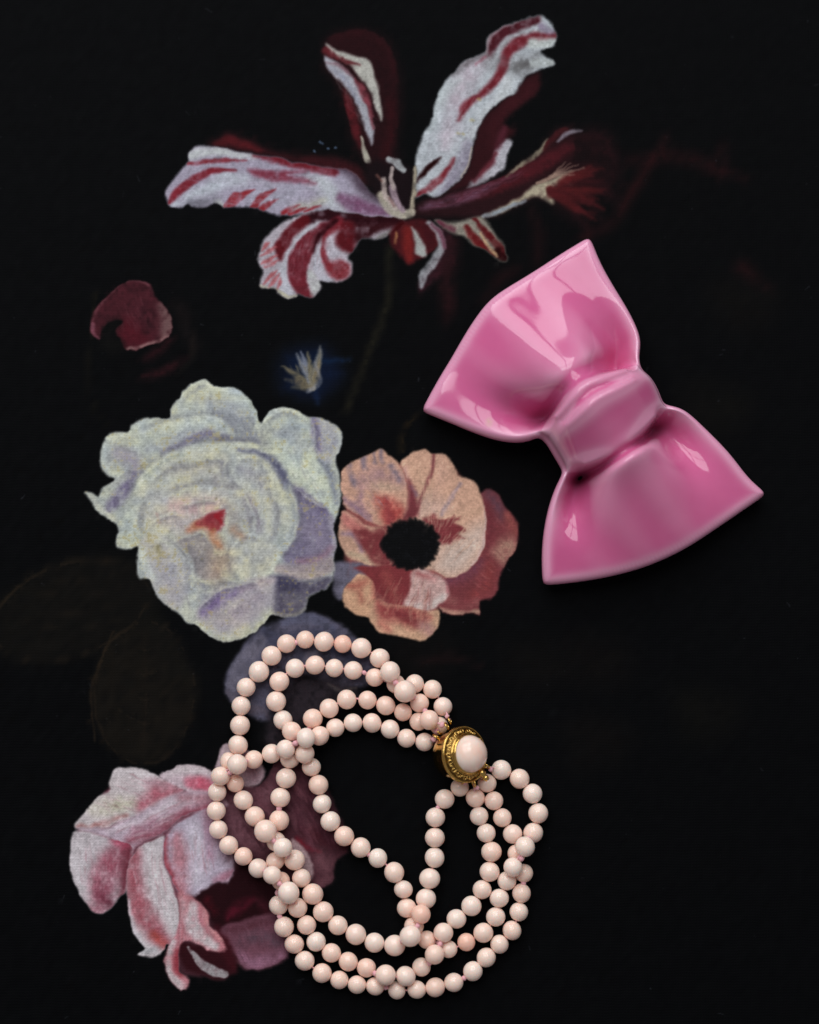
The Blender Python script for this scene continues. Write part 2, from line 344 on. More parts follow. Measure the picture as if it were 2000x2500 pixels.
    for x, y in [(630,935),(770,700),(660,940),(715,840)]: stroke(T2, [(x,y),(x+6,y+4)], [14,12], (186,168,110), soft=4, alpha=.7)
    # left petal
    shape(T1, [(380,1020),(450,960),(520,930),(650,970),(780,1040),(900,1080),(1100,1100),(1300,1110),(1420,1180),(1500,1300),(1300,1250),(900,1120),(600,1060)], (52,17,22), soft=8, dry=.15)
    stroke(T1, [(420,1010),(520,985),(640,1015),(740,1060)], [30,50,40,16], (78,22,27), soft=8)
    shape(T1, [(340,1030),(500,1045),(700,1085),(850,1105),(1000,1150),(1200,1180),(1330,1190),(1420,1260),(1500,1340),(1600,1400),(1720,1490),(1700,1535),(1500,1517),(1300,1482),(1160,1475),(1050,1505),(900,1520),(780,1490),(690,1455),(560,1440),(480,1445),(410,1420),(340,1455),(260,1440),(220,1425),(150,1460),(95,1440),(80,1350),(110,1290),(180,1190),(235,1140),(240,1080),(280,1040)], (167,159,178), soft=3, keep='tl')
    stroke(T1, [(260,1090),(400,1065),(600,1085),(700,1100)], [60,50,44,20], (192,196,198), soft=8, clip='tl')
    stroke(T1, [(130,1440),(250,1370),(380,1320),(480,1260),(620,1260)], [40,60,80,100,60], (192,197,208), soft=14, clip='tl', alpha=.9)
    stroke(T1, [(1080,1260),(1180,1290),(1220,1400),(1320,1470)], [40,90,110,40], (190,194,200), soft=18, clip='tl', alpha=.85)
    stroke(T1, [(960,1460),(1080,1430),(1170,1400)], [30,60,40], (186,182,168), soft=12, clip='tl', alpha=.8)
    stroke(T1, [(430,1415),(470,1440)], [40,30], (186,190,186), soft=8, clip='tl')
    stroke(T1, [(250,1420),(330,1420),(400,1400)], [40,50,40], (118,116,128), soft=12, clip='tl', alpha=.8)
    stroke(T1, [(700,1380),(850,1390),(980,1330)], [90,110,80], (170,168,186), soft=18, clip='tl', alpha=.7)
    stroke(T1, [(690,1090),(850,1115),(1000,1150),(1120,1180),(1250,1205)], [14,50,60,54,46], (118,42,53), soft=7, clip='tl', dry=.3)
    stroke(T1, [(235,1152),(400,1132),(640,1122)], [20,24,10], (136,58,68), soft=4, clip='tl', dry=.4)
    stroke(T1, [(100,1420),(200,1310),(320,1230),(430,1195),(560,1195)], [24,50,46,34,12], (130,47,58), soft=5, clip='tl', dry=.25)
    shape(T1, [(650,1190),(760,1195),(900,1200),(1050,1208),(930,1228),(1040,1250),(1130,1285),(950,1278),(800,1270),(700,1235)], (132,66,82), soft=5, dry=.3)
    for pts, wds in [([(510,1440),(570,1380),(690,1332)], [60,60,14]), ([(680,1460),(740,1390),(845,1330)], [44,40,6]), ([(740,1470),(790,1430),(855,1400)], [40,30,6]), ([(895,1505),(950,1460),(1010,1437)], [30,26,6]), ([(940,1505),(1000,1480),(1055,1458)], [24,26,6]), ([(1040,1490),(1100,1462),(1150,1443)], [12,20,5])]:
        stroke(T1, pts, wds, (146,52,60), soft=4, clip='tl', dry=.4)
    stroke(T1, [(1285,1385),(1400,1440),(1620,1495)], [50,90,50], (122,82,110), soft=12, clip='tl', alpha=.85)
    stroke(T1, [(1280,1170),(1380,1220),(1470,1340),(1580,1420)], [40,70,60,30], (84,66,82), soft=14, clip='tl', alpha=.85)
    bristles(T1, [(150,1220),(150,1420)], [(1250,1250),(1300,1450)], 130, 14, 8, (200,202,212), (146,132,152), .16, 'tl', 37, .02)
    # curled lower petal
    shape(T1, [(1160,1475),(1050,1500),(950,1540),(880,1570),(800,1640),(750,1710),(720,1790),(730,1870),(750,1900),(740,1960),(735,2010),(830,2020),(870,2060),(920,2090),(980,2080),(1010,2060),(1080,2092),(1140,2060),(1165,2010),(1160,1980),(1220,1975),(1300,1975),(1370,1930),(1382,1850),(1350,1800),(1400,1730),(1440,1670),(1560,1680),(1640,1640),(1720,1600),(1720,1535),(1500,1517),(1300,1482)], (176,168,178), soft=3, keep='tc')
    stroke(T1, [(1720,1550),(1550,1560),(1450,1600),(1400,1650)], [70,120,140,90], (62,26,33), soft=10, clip='tc')
    stroke(T1, [(1700,1535),(1500,1530),(1300,1515),(1150,1515),(1030,1570)], [50,70,80,70,60], (52,20,28), soft=8, clip='tc')
    stroke(T1, [(1040,1560),(940,1650),(880,1740),(885,1815)], [70,84,76,40], (98,31,39), soft=6, clip='tc', dry=.25)
    stroke(T1, [(1130,1580),(1020,1660),(970,1750),(930,1850),(910,1980),(930,2070)], [30,60,60,80,90,60], (194,194,205), soft=8, clip='tc')
    stroke(T1, [(1290,1540),(1180,1610),(1080,1700),(1020,1800),(1000,1900),(1020,2000),(1080,2070)], [50,70,100,130,120,100,60], (114,45,56), soft=6, clip='tc', dry=.2)
    stroke(T1, [(1260,1545),(1160,1650),(1110,1770)], [30,50,14], (54,18,26), soft=8, clip='tc')
    stroke(T1, [(1160,1740),(1140,1850),(1200,1950)], [50,66,60], (188,188,200), soft=7, clip='tc')
    stroke(T1, [(1090,1920),(1130,2000),(1120,2060)], [40,60,40], (190,192,192), soft=6, clip='tc', dry=.5)
    stroke(T1, [(1300,1580),(1215,1660),(1185,1780),(1215,1870)], [50,46,40,40], (130,48,58), soft=5, clip='tc')
    stroke(T1, [(1280,1630),(1225,1710),(1260,1790),(1340,1815)], [30,60,60,24], (192,186,198), soft=6, clip='tc')
    shape(T1, [(1200,1840),(1280,1805),(1345,1835),(1368,1890),(1340,1948),(1260,1958),(1210,1915)], (136,56,64), soft=5, dry=.2)
    stroke(T1, [(1350,1600),(1330,1690),(1370,1750)], [90,110,50], (96,31,39), soft=9, clip='tc')
    for a, b in [((850,1730),(740,1800)),((850,1790),(750,1860)),((860,1830),(770,1880)),((850,1900),(760,1990)),((870,1920),(800,2010)),((880,1950),(850,2030)),((800,1700),(745,1760))]:
        stroke(T1, [a, ((a[0]+b[0])/2+6,(a[1]+b[1])/2-6), b], [8,24,10], (178,104,110), soft=4, clip='tc', alpha=.85)
    stroke(T1, [(735,2000),(860,2040),(930,2085),(990,2075)], [16,20,26,14], (196,190,164), soft=4, clip='tc', alpha=.8)
    stroke(T1, [(1560,1670),(1640,1630)], [20,26], (120,116,112), soft=6, clip='tc', alpha=.7)
    bristles(T1, [(950,1580),(1250,1600)], [(830,1980),(1180,1960)], 70, 12, 9, (206,200,208), (140,90,100), .16, 'tc', 39)
    # middle drop and lower right petal
    shape(T2, [(500,1600),(590,1650),(605,1800),(570,1900),(500,1950),(390,2035),(350,2060),(345,1990),(450,1850),(520,1740)], (50,22,30), soft=5, dry=.3)
    stroke(T2, [(600,1700),(560,1900),(570,2060),(560,2150)], [80,90,70,40], (36,14,18), soft=18, alpha=.8)
    shape(T2, [(150,1620),(220,1560),(330,1530),(430,1560),(500,1640),(480,1740),(400,1800),(330,1840),(280,1850),(220,1800),(170,1740),(140,1680)], (72,20,25), soft=4, dry=.1, keep='td')
    stroke(T2, [(270,1610),(270,1700),(290,1820)], [50,70,40], (112,31,30), soft=9, clip='td')
    stroke(T2, [(400,1590),(430,1680),(430,1760)], [50,60,30], (60,16,22), soft=8, clip='td')
    stroke(T2, [(190,1640),(180,1700)], [18,14], (170,120,80), soft=4, alpha=.8)
    shape(T2, [(290,1590),(340,1640),(400,1740),(407,1800),(330,1782),(320,1680)], (164,168,165), soft=3, dry=.1)
    stroke(T2, [(420,1565),(490,1640),(508,1740),(460,1840),(390,1920),(365,2010)], [22,40,44,56,56,26], (154,155,160), soft=5, dry=.35)
    stroke(T2, [(440,1580),(510,1650),(530,1740)], [14,26,20], (108,64,80), soft=5)
    shape(T2, [(470,1550),(600,1560),(700,1540),(780,1518),(830,1560),(880,1640),(940,1730),(968,1830),(900,1815),(820,1760),(740,1720),(680,1660),(560,1620)], (156,149,138), soft=4, keep='te', dry=.1)
    stroke(T2, [(740,1535),(820,1640),(940,1770)], [26,40,50], (98,32,38), soft=5, clip='te')
    stroke(T2, [(690,1590),(750,1680),(860,1790)], [24,44,40], (104,34,38), soft=5, clip='te')
    stroke(T2, [(900,1770),(950,1810)], [60,60], (48,15,19), soft=8, clip='te'); stroke(T2, [(500,1570),(600,1610)], [40,30], (110,60,76), soft=8, clip='te')
    stroke(T2, [(780,1640),(860,1760),(900,1800)], [10,18,10], (190,160,128), soft=3, clip='te')
    # heart of the tulip
    shape(T2, [(-10,1150),(60,1120),(140,1140),(290,1180),(320,1300),(300,1450),(200,1470),(90,1400),(40,1360),(-30,1250)], (21,11,15), soft=9)
    stroke(T2, [(322,1180),(318,1350),(300,1480)], [18,30,36], (170,160,140), soft=4)
    stroke(T2, [(95,1370),(140,1460),(220,1500),(300,1490)], [50,60,60,50], (176,168,152), soft=5)
    stroke(T2, [(108,1255),(125,1370),(190,1465)], [22,38,30], (178,164,158), soft=4)
    stroke(T2, [(170,1310),(195,1400),(235,1475)], [40,40,30], (160,140,150), soft=4)
    stroke(T2, [(168,1180),(160,1250),(180,1320)], [24,26,24], (176,162,158), soft=3)
    stroke(T2, [(140,1118),(185,1130),(215,1165),(240,1195)], [28,40,42,34], (168,172,174), soft=3)
    stroke(T2, [(150,1390),(180,1450)], [12,10], (110,70,72), soft=4, alpha=.6); stroke(T2, [(60,1230),(100,1270)], [14,8], (130,90,80), soft=4, alpha=.7)
    for x, y in [(1150,1000),(1165,1010),(1105,1070),(1200,1050),(1250,1040)]: stroke(T1, [(x,y),(x+8,y+5)], [10,8], (92,112,140), soft=2, alpha=.8)

    # ---- coral anemone
    shape(AN, [(200,600),(300,250),(620,230),(1000,250),(1250,600),(1250,1000),(1000,1300),(700,1500),(420,1400),(230,1200)], (140,78,76), soft=8)
    shape(AN, [(110,1000),(260,1010),(440,1040),(340,1120),(210,1180),(180,1290),(110,1250),(100,1150)], (108,104,121), soft=5, dry=.2)
    shape(AN, [(1250,470),(1330,440),(1400,480),(1450,570),(1530,650),(1557,760),(1540,880),(1470,980),(1410,1100),(1390,1200),(1340,1280),(1252,1300),(1252,1390),(1240,1412),(1170,1390),(1060,1412),(950,1370),(900,1250),(1000,1100),(1200,1000),(1290,800),(1280,600)], (120,59,63), soft=4, keep='ab')
    stroke(AN, [(1310,470),(1390,560),(1420,650)], [60,90,50], (98,66,78), soft=18, clip='ab', dry=.5)
    stroke(AN, [(1300,560),(1340,700),(1330,860)], [60,70,50], (104,44,52), soft=16, clip='ab', alpha=.7)
    stroke(AN, [(1480,640),(1530,760)], [50,60], (150,84,78), soft=14, clip='ab', dry=.5)
    shape(AN, [(1360,910),(1470,800),(1545,850),(1490,980),(1430,1010)], (178,134,118), soft=12, clip='ab', dry=.3)
    stroke(AN, [(1000,1140),(1120,1090),(1260,1020)], [60,100,60], (112,64,80), soft=18, clip='ab', dry=.5)
    stroke(AN, [(1330,1050),(1290,1180),(1190,1250)], [90,110,60], (136,62,62), soft=20, clip='ab', dry=.4)
    stroke(AN, [(950,1370),(1080,1398),(1240,1388)], [30,44,36], (190,150,130), soft=6, clip='ab', dry=.4)
    stroke(AN, [(1020,1300),(1120,1330),(1230,1310)], [60,50,40], (150,90,88), soft=14, clip='ab', dry=.5)
    bristles(AN, [(1000,1100),(1300,560)], [(1300,1320),(1530,760)], 90, 14, 12, (164,96,92), (86,40,48), .45, 'ab', 51)
    shape(AN, [(190,590),(160,700),(145,790),(170,880),(220,970),(300,1012),(440,1037),(560,1000),(520,850),(500,740),(350,700)], (192,153,132), soft=3, keep='al')
    stroke(AN, [(190,640),(240,700),(330,730)], [60,110,60], (188,116,110), soft=14, clip='al')
    stroke(AN, [(180,780),(290,800),(330,920)], [20,46,30], (142,118,138), soft=9, clip='al')
    stroke(AN, [(220,940),(300,960),(380,1010)], [30,50,30], (196,172,146), soft=10, clip='al')
    shape(AN, [(270,740),(400,745),(520,740),(560,900),(560,1030),(430,1012),(350,920),(300,830)], (122,55,59), soft=7, dry=.2, clip='al')
    shape(AN, [(170,400),(180,290),(250,220),(340,180),(470,118),(540,150),(610,210),(640,260),(680,360),(700,500),(665,640),(580,700),(500,720),(420,690),(300,630),(200,560),(180,480)], (204,160,138), soft=3, keep='at')
    stroke(AN, [(300,380),(400,330),(520,310),(640,360)], [70,110,110,80], (166,132,134), soft=20, clip='at', dry=.5)
    for pts, wds in [([(350,175),(362,270)], [50,40]), ([(420,140),(440,225)], [20,22]), ([(478,125),(492,205)], [30,36]), ([(240,250),(270,390)], [46,50]), ([(560,250),(620,360)], [60,40])]:
        stroke(AN, pts, wds, (132,116,126), soft=6, clip='at', dry=.6)
    stroke(AN, [(190,500),(300,590),(400,690)], [30,54,30], (140,112,134), soft=10, clip='at')
    stroke(AN, [(330,420),(320,540),(390,640)], [30,50,30], (156,122,134), soft=12, clip='at', dry=.5)
    stroke(AN, [(420,400),(520,410),(620,420)], [30,60,30], (188,160,140), soft=14, clip='at')
    stroke(AN, [(390,470),(420,580),(470,680)], [40,60,30], (192,150,130), soft=12, clip='at')
    shape(AN, [(440,480),(540,490),(640,560),(665,640),(580,710),(505,700),(470,600)], (172,76,72), soft=12, clip='at', dry=.25)
    stroke(AN, [(520,500),(540,600),(560,700)], [20,50,60], (140,60,64), soft=10, clip='at')
    shape(AN, [(640,240),(660,190),(730,145),(820,125),(890,155),(990,158),(1040,230),(1070,310),(1090,320),(1190,360),(1240,440),(1280,550),(1303,700),(1305,830),(1275,920),(1200,1020),(1100,1090),(1000,1112),(900,1060),(800,1030),(800,860),(700,680),(660,640),(700,520),(690,360)], (209,166,142), soft=3, keep='au')
    shape(AN, [(960,860),(1120,780),(1280,700),(1300,850),(1180,1020),(1040,1095),(900,1050),(930,950)], (202,180,167), soft=24, clip='au')
    stroke(AN, [(800,610),(870,560),(960,560)], [120,170,100], (200,172,162), soft=26, clip='au', alpha=.8)
    stroke(AN, [(760,280),(800,380),(790,480)], [50,60,40], (200,162,136), soft=18, clip='au', alpha=.6)
    stroke(AN, [(950,200),(960,330),(900,480)], [70,80,50], (196,156,138), soft=20, clip='au', alpha=.8)
    stroke(AN, [(893,155),(890,260),(850,370),(800,480),(768,590)], [26,26,20,18,22], (128,68,72), soft=5, clip='au', dry=.25)
    stroke(AN, [(670,280),(690,380),(700,480)], [40,46,30], (190,146,140), soft=10, clip='au', alpha=.8)
    shape(AN, [(698,350),(740,420),(770,540),(768,640),(700,670),(655,650),(700,540)], (118,56,62), soft=6)
    stroke(AN, [(720,400),(760,480)], [16,24], (140,110,126), soft=6, alpha=.7)
    stroke(AN, [(1095,375),(1030,490),(955,620)], [20,28,24], (168,148,158), soft=6, clip='au', dry=.5)
    stroke(AN, [(1240,600),(1000,620)], [30,20], (206,170,142), soft=12, clip='au', alpha=.5)
    shape(AN, [(810,670),(860,640),(905,618),(945,665),(1080,655),(1040,690),(1135,750),(1075,780),(1090,810),(1030,820),(1020,855),(940,845),(900,760)], (124,53,58), soft=5, dry=.15)
    for i in range(18):
        a = -0.75+1.15*i/17; L = 170+90*random.random()
        stroke(AN, [(880,770),(880+L*.6*math.cos(a),770+L*.6*math.sin(a)),(880+L*math.cos(a),770+L*math.sin(a))], [20,24,4], (126,56,60), soft=4, alpha=.7, clip='au')
    stroke(AN, [(1285,560),(1305,740),(1275,915),(1190,1025)], [14,22,20,14], (206,178,176), soft=5, clip='au', alpha=.8)
    bristles(AN, [(800,600),(1000,1040)], [(760,170),(1280,800)], 120, 16, 11, (218,186,158), (186,144,126), .4, 'au', 53)
    bristles(AN, [(560,560),(460,640)], [(300,200),(200,500)], 60, 14, 10, (210,176,146), (140,110,126), .4, 'at', 55)
    shape(AN, [(270,1050),(440,1035),(560,1020),(700,1060),(725,1120),(705,1230),(660,1345),(560,1325),(450,1235),(370,1115)], (124,53,57), soft=4)
    stroke(AN, [(520,1100),(560,1200),(600,1300)], [60,70,50], (146,72,70), soft=16, dry=.5)
    shape(AN, [(180,1230),(230,1160),(330,1100),(420,1180),(440,1300),(490,1400),(390,1432),(280,1402),(200,1330)], (202,160,130), soft=3, keep='ap')
    stroke(AN, [(220,1180),(290,1190),(360,1150)], [50,70,40], (170,98,86), soft=12, clip='ap', dry=.5)
    stroke(AN, [(310,1250),(330,1310)], [40,30], (170,104,90), soft=12, clip='ap'); stroke(AN, [(430,1180),(450,1300)], [50,40], (150,76,72), soft=12, clip='ap')
    shape(AN, [(390,1430),(440,1300),(560,1330),(700,1340),(850,1370),(932,1375),(930,1480),(880,1560),(800,1608),(700,1592),(560,1562),(450,1530)], (200,160,132), soft=3, keep='aq')
    shape(AN, [(440,1300),(560,1330),(700,1345),(830,1385),(865,1440),(740,1510),(620,1470),(480,1440)], (146,68,68), soft=12, clip='aq', dry=.3)
    stroke(AN, [(620,1400),(720,1430),(760,1490)], [60,80,40], (120,52,56), soft=12, clip='aq')
    stroke(AN, [(820,1500),(870,1540)], [90,80], (176,132,128), soft=16, clip='aq', dry=.4); stroke(AN, [(480,1480),(540,1520)], [50,50], (190,118,104), soft=14, clip='aq')
    shape(AN, [(720,1080),(790,1035),(890,1080),(980,1130),(1015,1220),(985,1300),(850,1372),(740,1345),(670,1330),(705,1220)], (196,162,156), soft=5, keep='ar')
    stroke(AN, [(720,1330),(840,1345),(970,1270)], [40,70,60], (208,194,188), soft=10, clip='ar')
    stroke(AN, [(760,1090),(860,1110),(900,1130)], [30,50,30], (166,96,96), soft=10, clip='ar', dry=.5); stroke(AN, [(1000,1150),(1010,1230)], [16,16], (180,110,116), soft=5, clip='ar')
    bristles(AN, [(500,1100),(900,1100)], [(300,1380),(840,1580)], 90, 16, 11, (206,166,140), (120,52,56), .4, None, 57)
    for i in range(120):
        a = random.uniform(0, 2*math.pi); r = 0.86+0.16*random.random()
        stroke(AN, [(715+150*math.cos(a),860+130*math.sin(a)),(715+228*r*math.cos(a),860+196*r*math.sin(a))], [40,12], (13,13,15), soft=5, alpha=.9, dry=0)
    shape(AN, [(715+random.uniform(205,222)*math.cos(a), 860+random.uniform(176,190)*math.sin(a)) for a in np.linspace(0, 2*math.pi, 30, endpoint=False)], (10,10,12), soft=6)
    for i in range(50):
        a = random.uniform(0, 6.28); r = random.uniform(.45, .95)
        stroke(AN, [(715+200*r*math.cos(a),860+170*r*math.sin(a)),(722+205*r*math.cos(a),866+175*r*math.sin(a))], [9,7], (27,28,33), soft=3, alpha=.6)

    # ---- white rose
    shape(RO, [(800,115),(860,155),(960,165),(1040,220),(1090,300),(1110,370),(1140,375),(1180,310),(1260,285),(1340,300),(1420,340),(1500,350),(1590,400),(1617,450),(1600,540),(1580,590),(1602,700),(1610,820),(1585,930),(1562,1000),(1582,1100),(1565,1180),(1565,1280),(1520,1370),(1420,1420),(1390,1500),(1300,1542),(1200,1525),(1150,1580),(1080,1640),(980,1682),(890,1692),(810,1650),(740,1590),(690,1582),(630,1520),(560,1470),(490,1400),(460,1310),(385,1302),(375,1200),(390,1110),(330,1132),(258,1118),(265,1000),(200,960),(140,910),(72,805),(110,803),(150,822),(180,770),(245,722),(180,680),(158,600),(165,520),(210,450),(270,430),(330,432),(345,390),(410,350),(500,345),(585,347),(595,280),(645,220),(675,178),(750,130)], (172,177,173), soft=3.2, keep='ro')
    def rs(pts, c, soft=7, alpha=1.0, dry=.15): shape(RO, pts, c, soft=soft, alpha=alpha, dry=dry, clip='ro')
    def rk(pts, wds, c, soft=14, alpha=.9, dry=.4): stroke(RO, pts, wds, c, soft=soft, alpha=alpha, dry=dry, clip='ro')
    rs([(600,270),(680,170),(800,110),(960,165),(1060,240),(1115,380),(1130,480),(980,500),(900,400),(760,350),(600,380)], (180,187,184))
    rk([(860,310),(980,380),(1080,470)], [60,150,120], (138,141,150), 22); rk([(760,240),(900,260),(1000,330)], [60,70,60], (166,170,176), 20)
    rk([(1040,230),(1095,320),(1115,400)], [26,30,26], (188,196,186), 6); rk([(650,220),(760,140),(860,160),(1000,190)], [30,36,36,24], (194,201,196), 8)
    rs([(590,400),(700,345),(830,335),(920,385),(968,450),(960,495),(800,500),(640,525),(450,570),(360,600),(330,540),(420,440)], (178,185,181))
    rk([(540,540),(680,490),(800,435),(930,465)], [24,50,50,30], (128,121,149), 12); rk([(880,470),(970,480),(1120,500)], [50,30,24], (120,118,128), 10)
    rk([(400,420),(560,380),(740,360),(880,370)], [50,70,60,40], (190,197,191), 14); rk([(440,540),(600,470),(720,420)], [30,60,30], (160,164,172), 14)
    rk([(330,430),(450,370),(580,360)], [30,40,30], (192,198,188), 8); rk([(180,520),(200,620),(300,690)], [40,50,40], (190,196,188), 9); rk([(210,470),(300,450)], [30,30], (194,200,192), 7)
    rk([(270,560),(350,600),(380,660)], [70,90,50], (158,150,165), 20); rk([(330,660),(290,720),(230,750)], [20,24,16], (140,134,150), 9)
    rk([(360,690),(290,810),(210,900)], [40,74,50], (122,112,144), 12); rk([(100,820),(160,900),(240,960)], [20,36,30], (190,190,178), 7); rk([(200,770),(300,710)], [30,30], (184,188,180), 8)
    rs([(280,990),(340,900),(420,830),(460,900),(440,1010),(390,1100),(290,1110)], (178,186,182)); rk([(410,850),(420,930)], [40,40], (136,146,152), 12)
    rk([(275,1100),(340,1108),(430,1050)], [24,30,24], (192,194,176), 7)
    rs([(1140,375),(1180,310),(1260,285),(1340,300),(1425,345),(1452,450),(1440,545),(1300,560),(1190,500)], (178,186,182)); rk([(1180,420),(1300,440),(1400,510)], [50,80,60], (160,164,168), 22)
    rk([(1150,370),(1190,315),(1270,295),(1360,315)], [22,26,26,20], (194,200,194), 6)
    rs([(1440,350),(1520,360),(1600,420),(1612,500),(1570,600),(1490,615),(1450,520)], (164,165,176)); rk([(1450,360),(1462,460),(1480,540)], [40,56,30], (132,122,154), 10); rk([(1600,430),(1600,540),(1560,600)], [26,30,20], (180,186,188), 8)
    rs([(1190,520),(1300,560),(1440,560),(1500,650),(1560,760),(1590,900),(1540,930),(1460,850),(1330,770),(1250,640)], (182,190,182)); rk([(1480,600),(1550,700),(1580,850)], [26,36,26], (132,138,152), 9); rk([(1300,640),(1420,700),(1500,820)], [60,80,50], (190,198,188), 18)
    rs([(1320,760),(1420,830),(1530,905),(1572,1000),(1570,1150),(1500,1215),(1300,1235),(1250,1160),(1330,1050)], (133,125,151)); rk([(1370,800),(1500,900)], [40,40], (114,100,140), 12); rk([(1380,1000),(1480,1060),(1450,1160)], [90,120,80], (142,132,154), 26)
    rk([(1540,950),(1572,1080),(1540,1190)], [30,26,20], (166,160,172), 9); rk([(1350,1210),(1480,1190),(1550,1130)], [30,40,24], (150,118,132), 12)
    rs([(1190,1235),(1400,1222),(1545,1180),(1560,1262),(1450,1315),(1300,1312)], (162,148,152)); rk([(1220,1260),(1380,1290),(1500,1270)], [24,30,24], (178,164,158), 8)
    rs([(1180,1300),(1400,1325),(1550,1300),(1510,1385),(1415,1422),(1385,1500),(1300,1545),(1180,1530)], (106,101,119)); rk([(1200,1340),(1330,1350)], [60,50], (84,82,108), 16); rk([(1280,1440),(1380,1450)], [60,50], (124,118,128), 16); rk([(1210,1520),(1310,1530),(1390,1490)], [16,20,14], (150,146,138), 5)
    # the cup
    rs([(400,980),(380,830),(430,680),(560,580),(720,515),(900,495),(1060,500),(1190,560),(1270,680),(1320,800),(1342,930),(1320,1060),(1240,1170),(1150,1290),(1000,1350),(800,1360),(640,1300),(500,1080)], (181,185,179), 8)
    rk([(400,760),(480,640),(640,560),(820,510),(1000,505)], [30,46,46,40,30], (194,199,190), 10); rk([(430,700),(560,600),(680,560)], [16,24,16], (156,164,160), 8)
    rk([(1000,545),(1130,558),(1230,640),(1290,760)], [20,44,60,40], (102,103,130), 10); rk([(1290,760),(1335,900),(1320,1040)], [34,40,30], (156,162,168), 10); rk([(1060,500),(1190,550),(1270,640)], [30,36,30], (190,196,182), 8)
    rk([(910,600),(900,680),(960,760)], [30,46,26], (138,137,150), 12); rs([(955,610),(1060,572),(1160,630),(1205,740),(1170,840),(1070,810),(975,740)], (180,184,184), 14); rk([(1000,660),(1080,690),(1140,760)], [40,60,40], (160,158,168), 20)
    rk([(850,700),(870,760),(950,800)], [40,50,40], (156,152,156), 16); rk([(700,560),(850,560),(930,600)], [30,40,30], (190,190,180), 14)
    rk([(560,660),(700,650),(850,640)], [60,90,60], (176,172,166), 24); rk([(480,760),(600,790),(720,790)], [50,70,60], (172,174,164), 22); rk([(500,860),(640,830),(820,830)], [50,60,50], (188,192,186), 18)
    rk([(1060,850),(1090,960),(1110,1010)], [60,90,50], (148,138,152), 20); rk([(1040,840),(1080,980),(1050,1060)], [18,24,18], (192,194,188), 7); rk([(1180,840),(1230,960),(1180,1060)], [70,90,60], (180,180,178), 24); rk([(1250,1000),(1230,1100)], [40,40], (160,166,160), 14)
    rk([(940,880),(970,980),(960,1060)], [40,70,50], (158,154,150), 18)
    rk([(520,900),(700,900),(900,860)], [160,260,160], (192,176,170), 60, .6)
    rk([(600,880),(720,890),(850,880)], [60,100,60], (194,160,160), 26); rk([(560,960),(650,1000)], [60,70], (182,168,168), 22); rk([(500,930),(520,980)], [10,10], (190,130,110), 6, .5)
    # lower petals
    rs([(620,1085),(700,1050),(780,1035),(830,1100),(860,1210),(880,1310),(770,1350),(720,1270)], (164,154,151), 8); rk([(700,1150),(760,1230)], [70,60], (142,138,142), 24)
    rs([(395,1115),(440,1040),(540,1055),(610,1100),(690,1190),(715,1290),(695,1400),(650,1500),(560,1465),(480,1385),(430,1280)], (180,178,178), 6); rk([(410,1130),(430,1230),(480,1300)], [36,44,30], (193,199,190), 8); rk([(520,1080),(620,1130),(700,1240)], [24,24,20], (196,198,188), 6); rk([(625,1105),(715,1220),(735,1310)], [12,20,16], (136,134,138), 7)
    rk([(520,1200),(580,1320),(600,1420)], [90,120,90], (170,164,170), 28); rk([(500,1120),(520,1160)], [36,30], (160,148,96), 9, .7)
    rs([(700,1290),(790,1330),(900,1310),(1000,1330),(950,1390),(850,1420),(770,1490),(720,1575),(640,1520),(680,1420)], (180,184,180), 8); rk([(790,1370),(780,1430)], [60,50], (160,164,172), 14)
    rs([(945,1130),(1030,1050),(1130,1080),(1232,1130),(1220,1190),(1180,1270),(1100,1342),(1010,1315),(955,1230)], (182,182,175), 6); rk([(1230,1150),(1190,1260),(1100,1335)], [18,24,18], (198,202,190), 6); rk([(960,1130),(980,1220),(1020,1300)], [20,26,20], (198,198,186), 8)
    rs([(735,1590),(760,1490),(850,1405),(1000,1350),(1195,1300),(1205,1400),(1190,1525),(1080,1645),(900,1698),(805,1655)], (173,169,174), 8); rk([(790,1510),(900,1425),(1050,1355)], [60,90,34], (130,111,156), 16); rk([(900,1560),(1020,1500),(1120,1420)], [100,140,100], (168,156,168), 30)
    rk([(815,1640),(900,1680),(1060,1635),(1180,1530)], [40,56,60,60], (186,187,164), 14); rk([(740,1580),(810,1640)], [30,36], (190,195,184), 8); rk([(1010,1370),(1110,1345),(1190,1330)], [30,40,30], (178,160,168), 14)
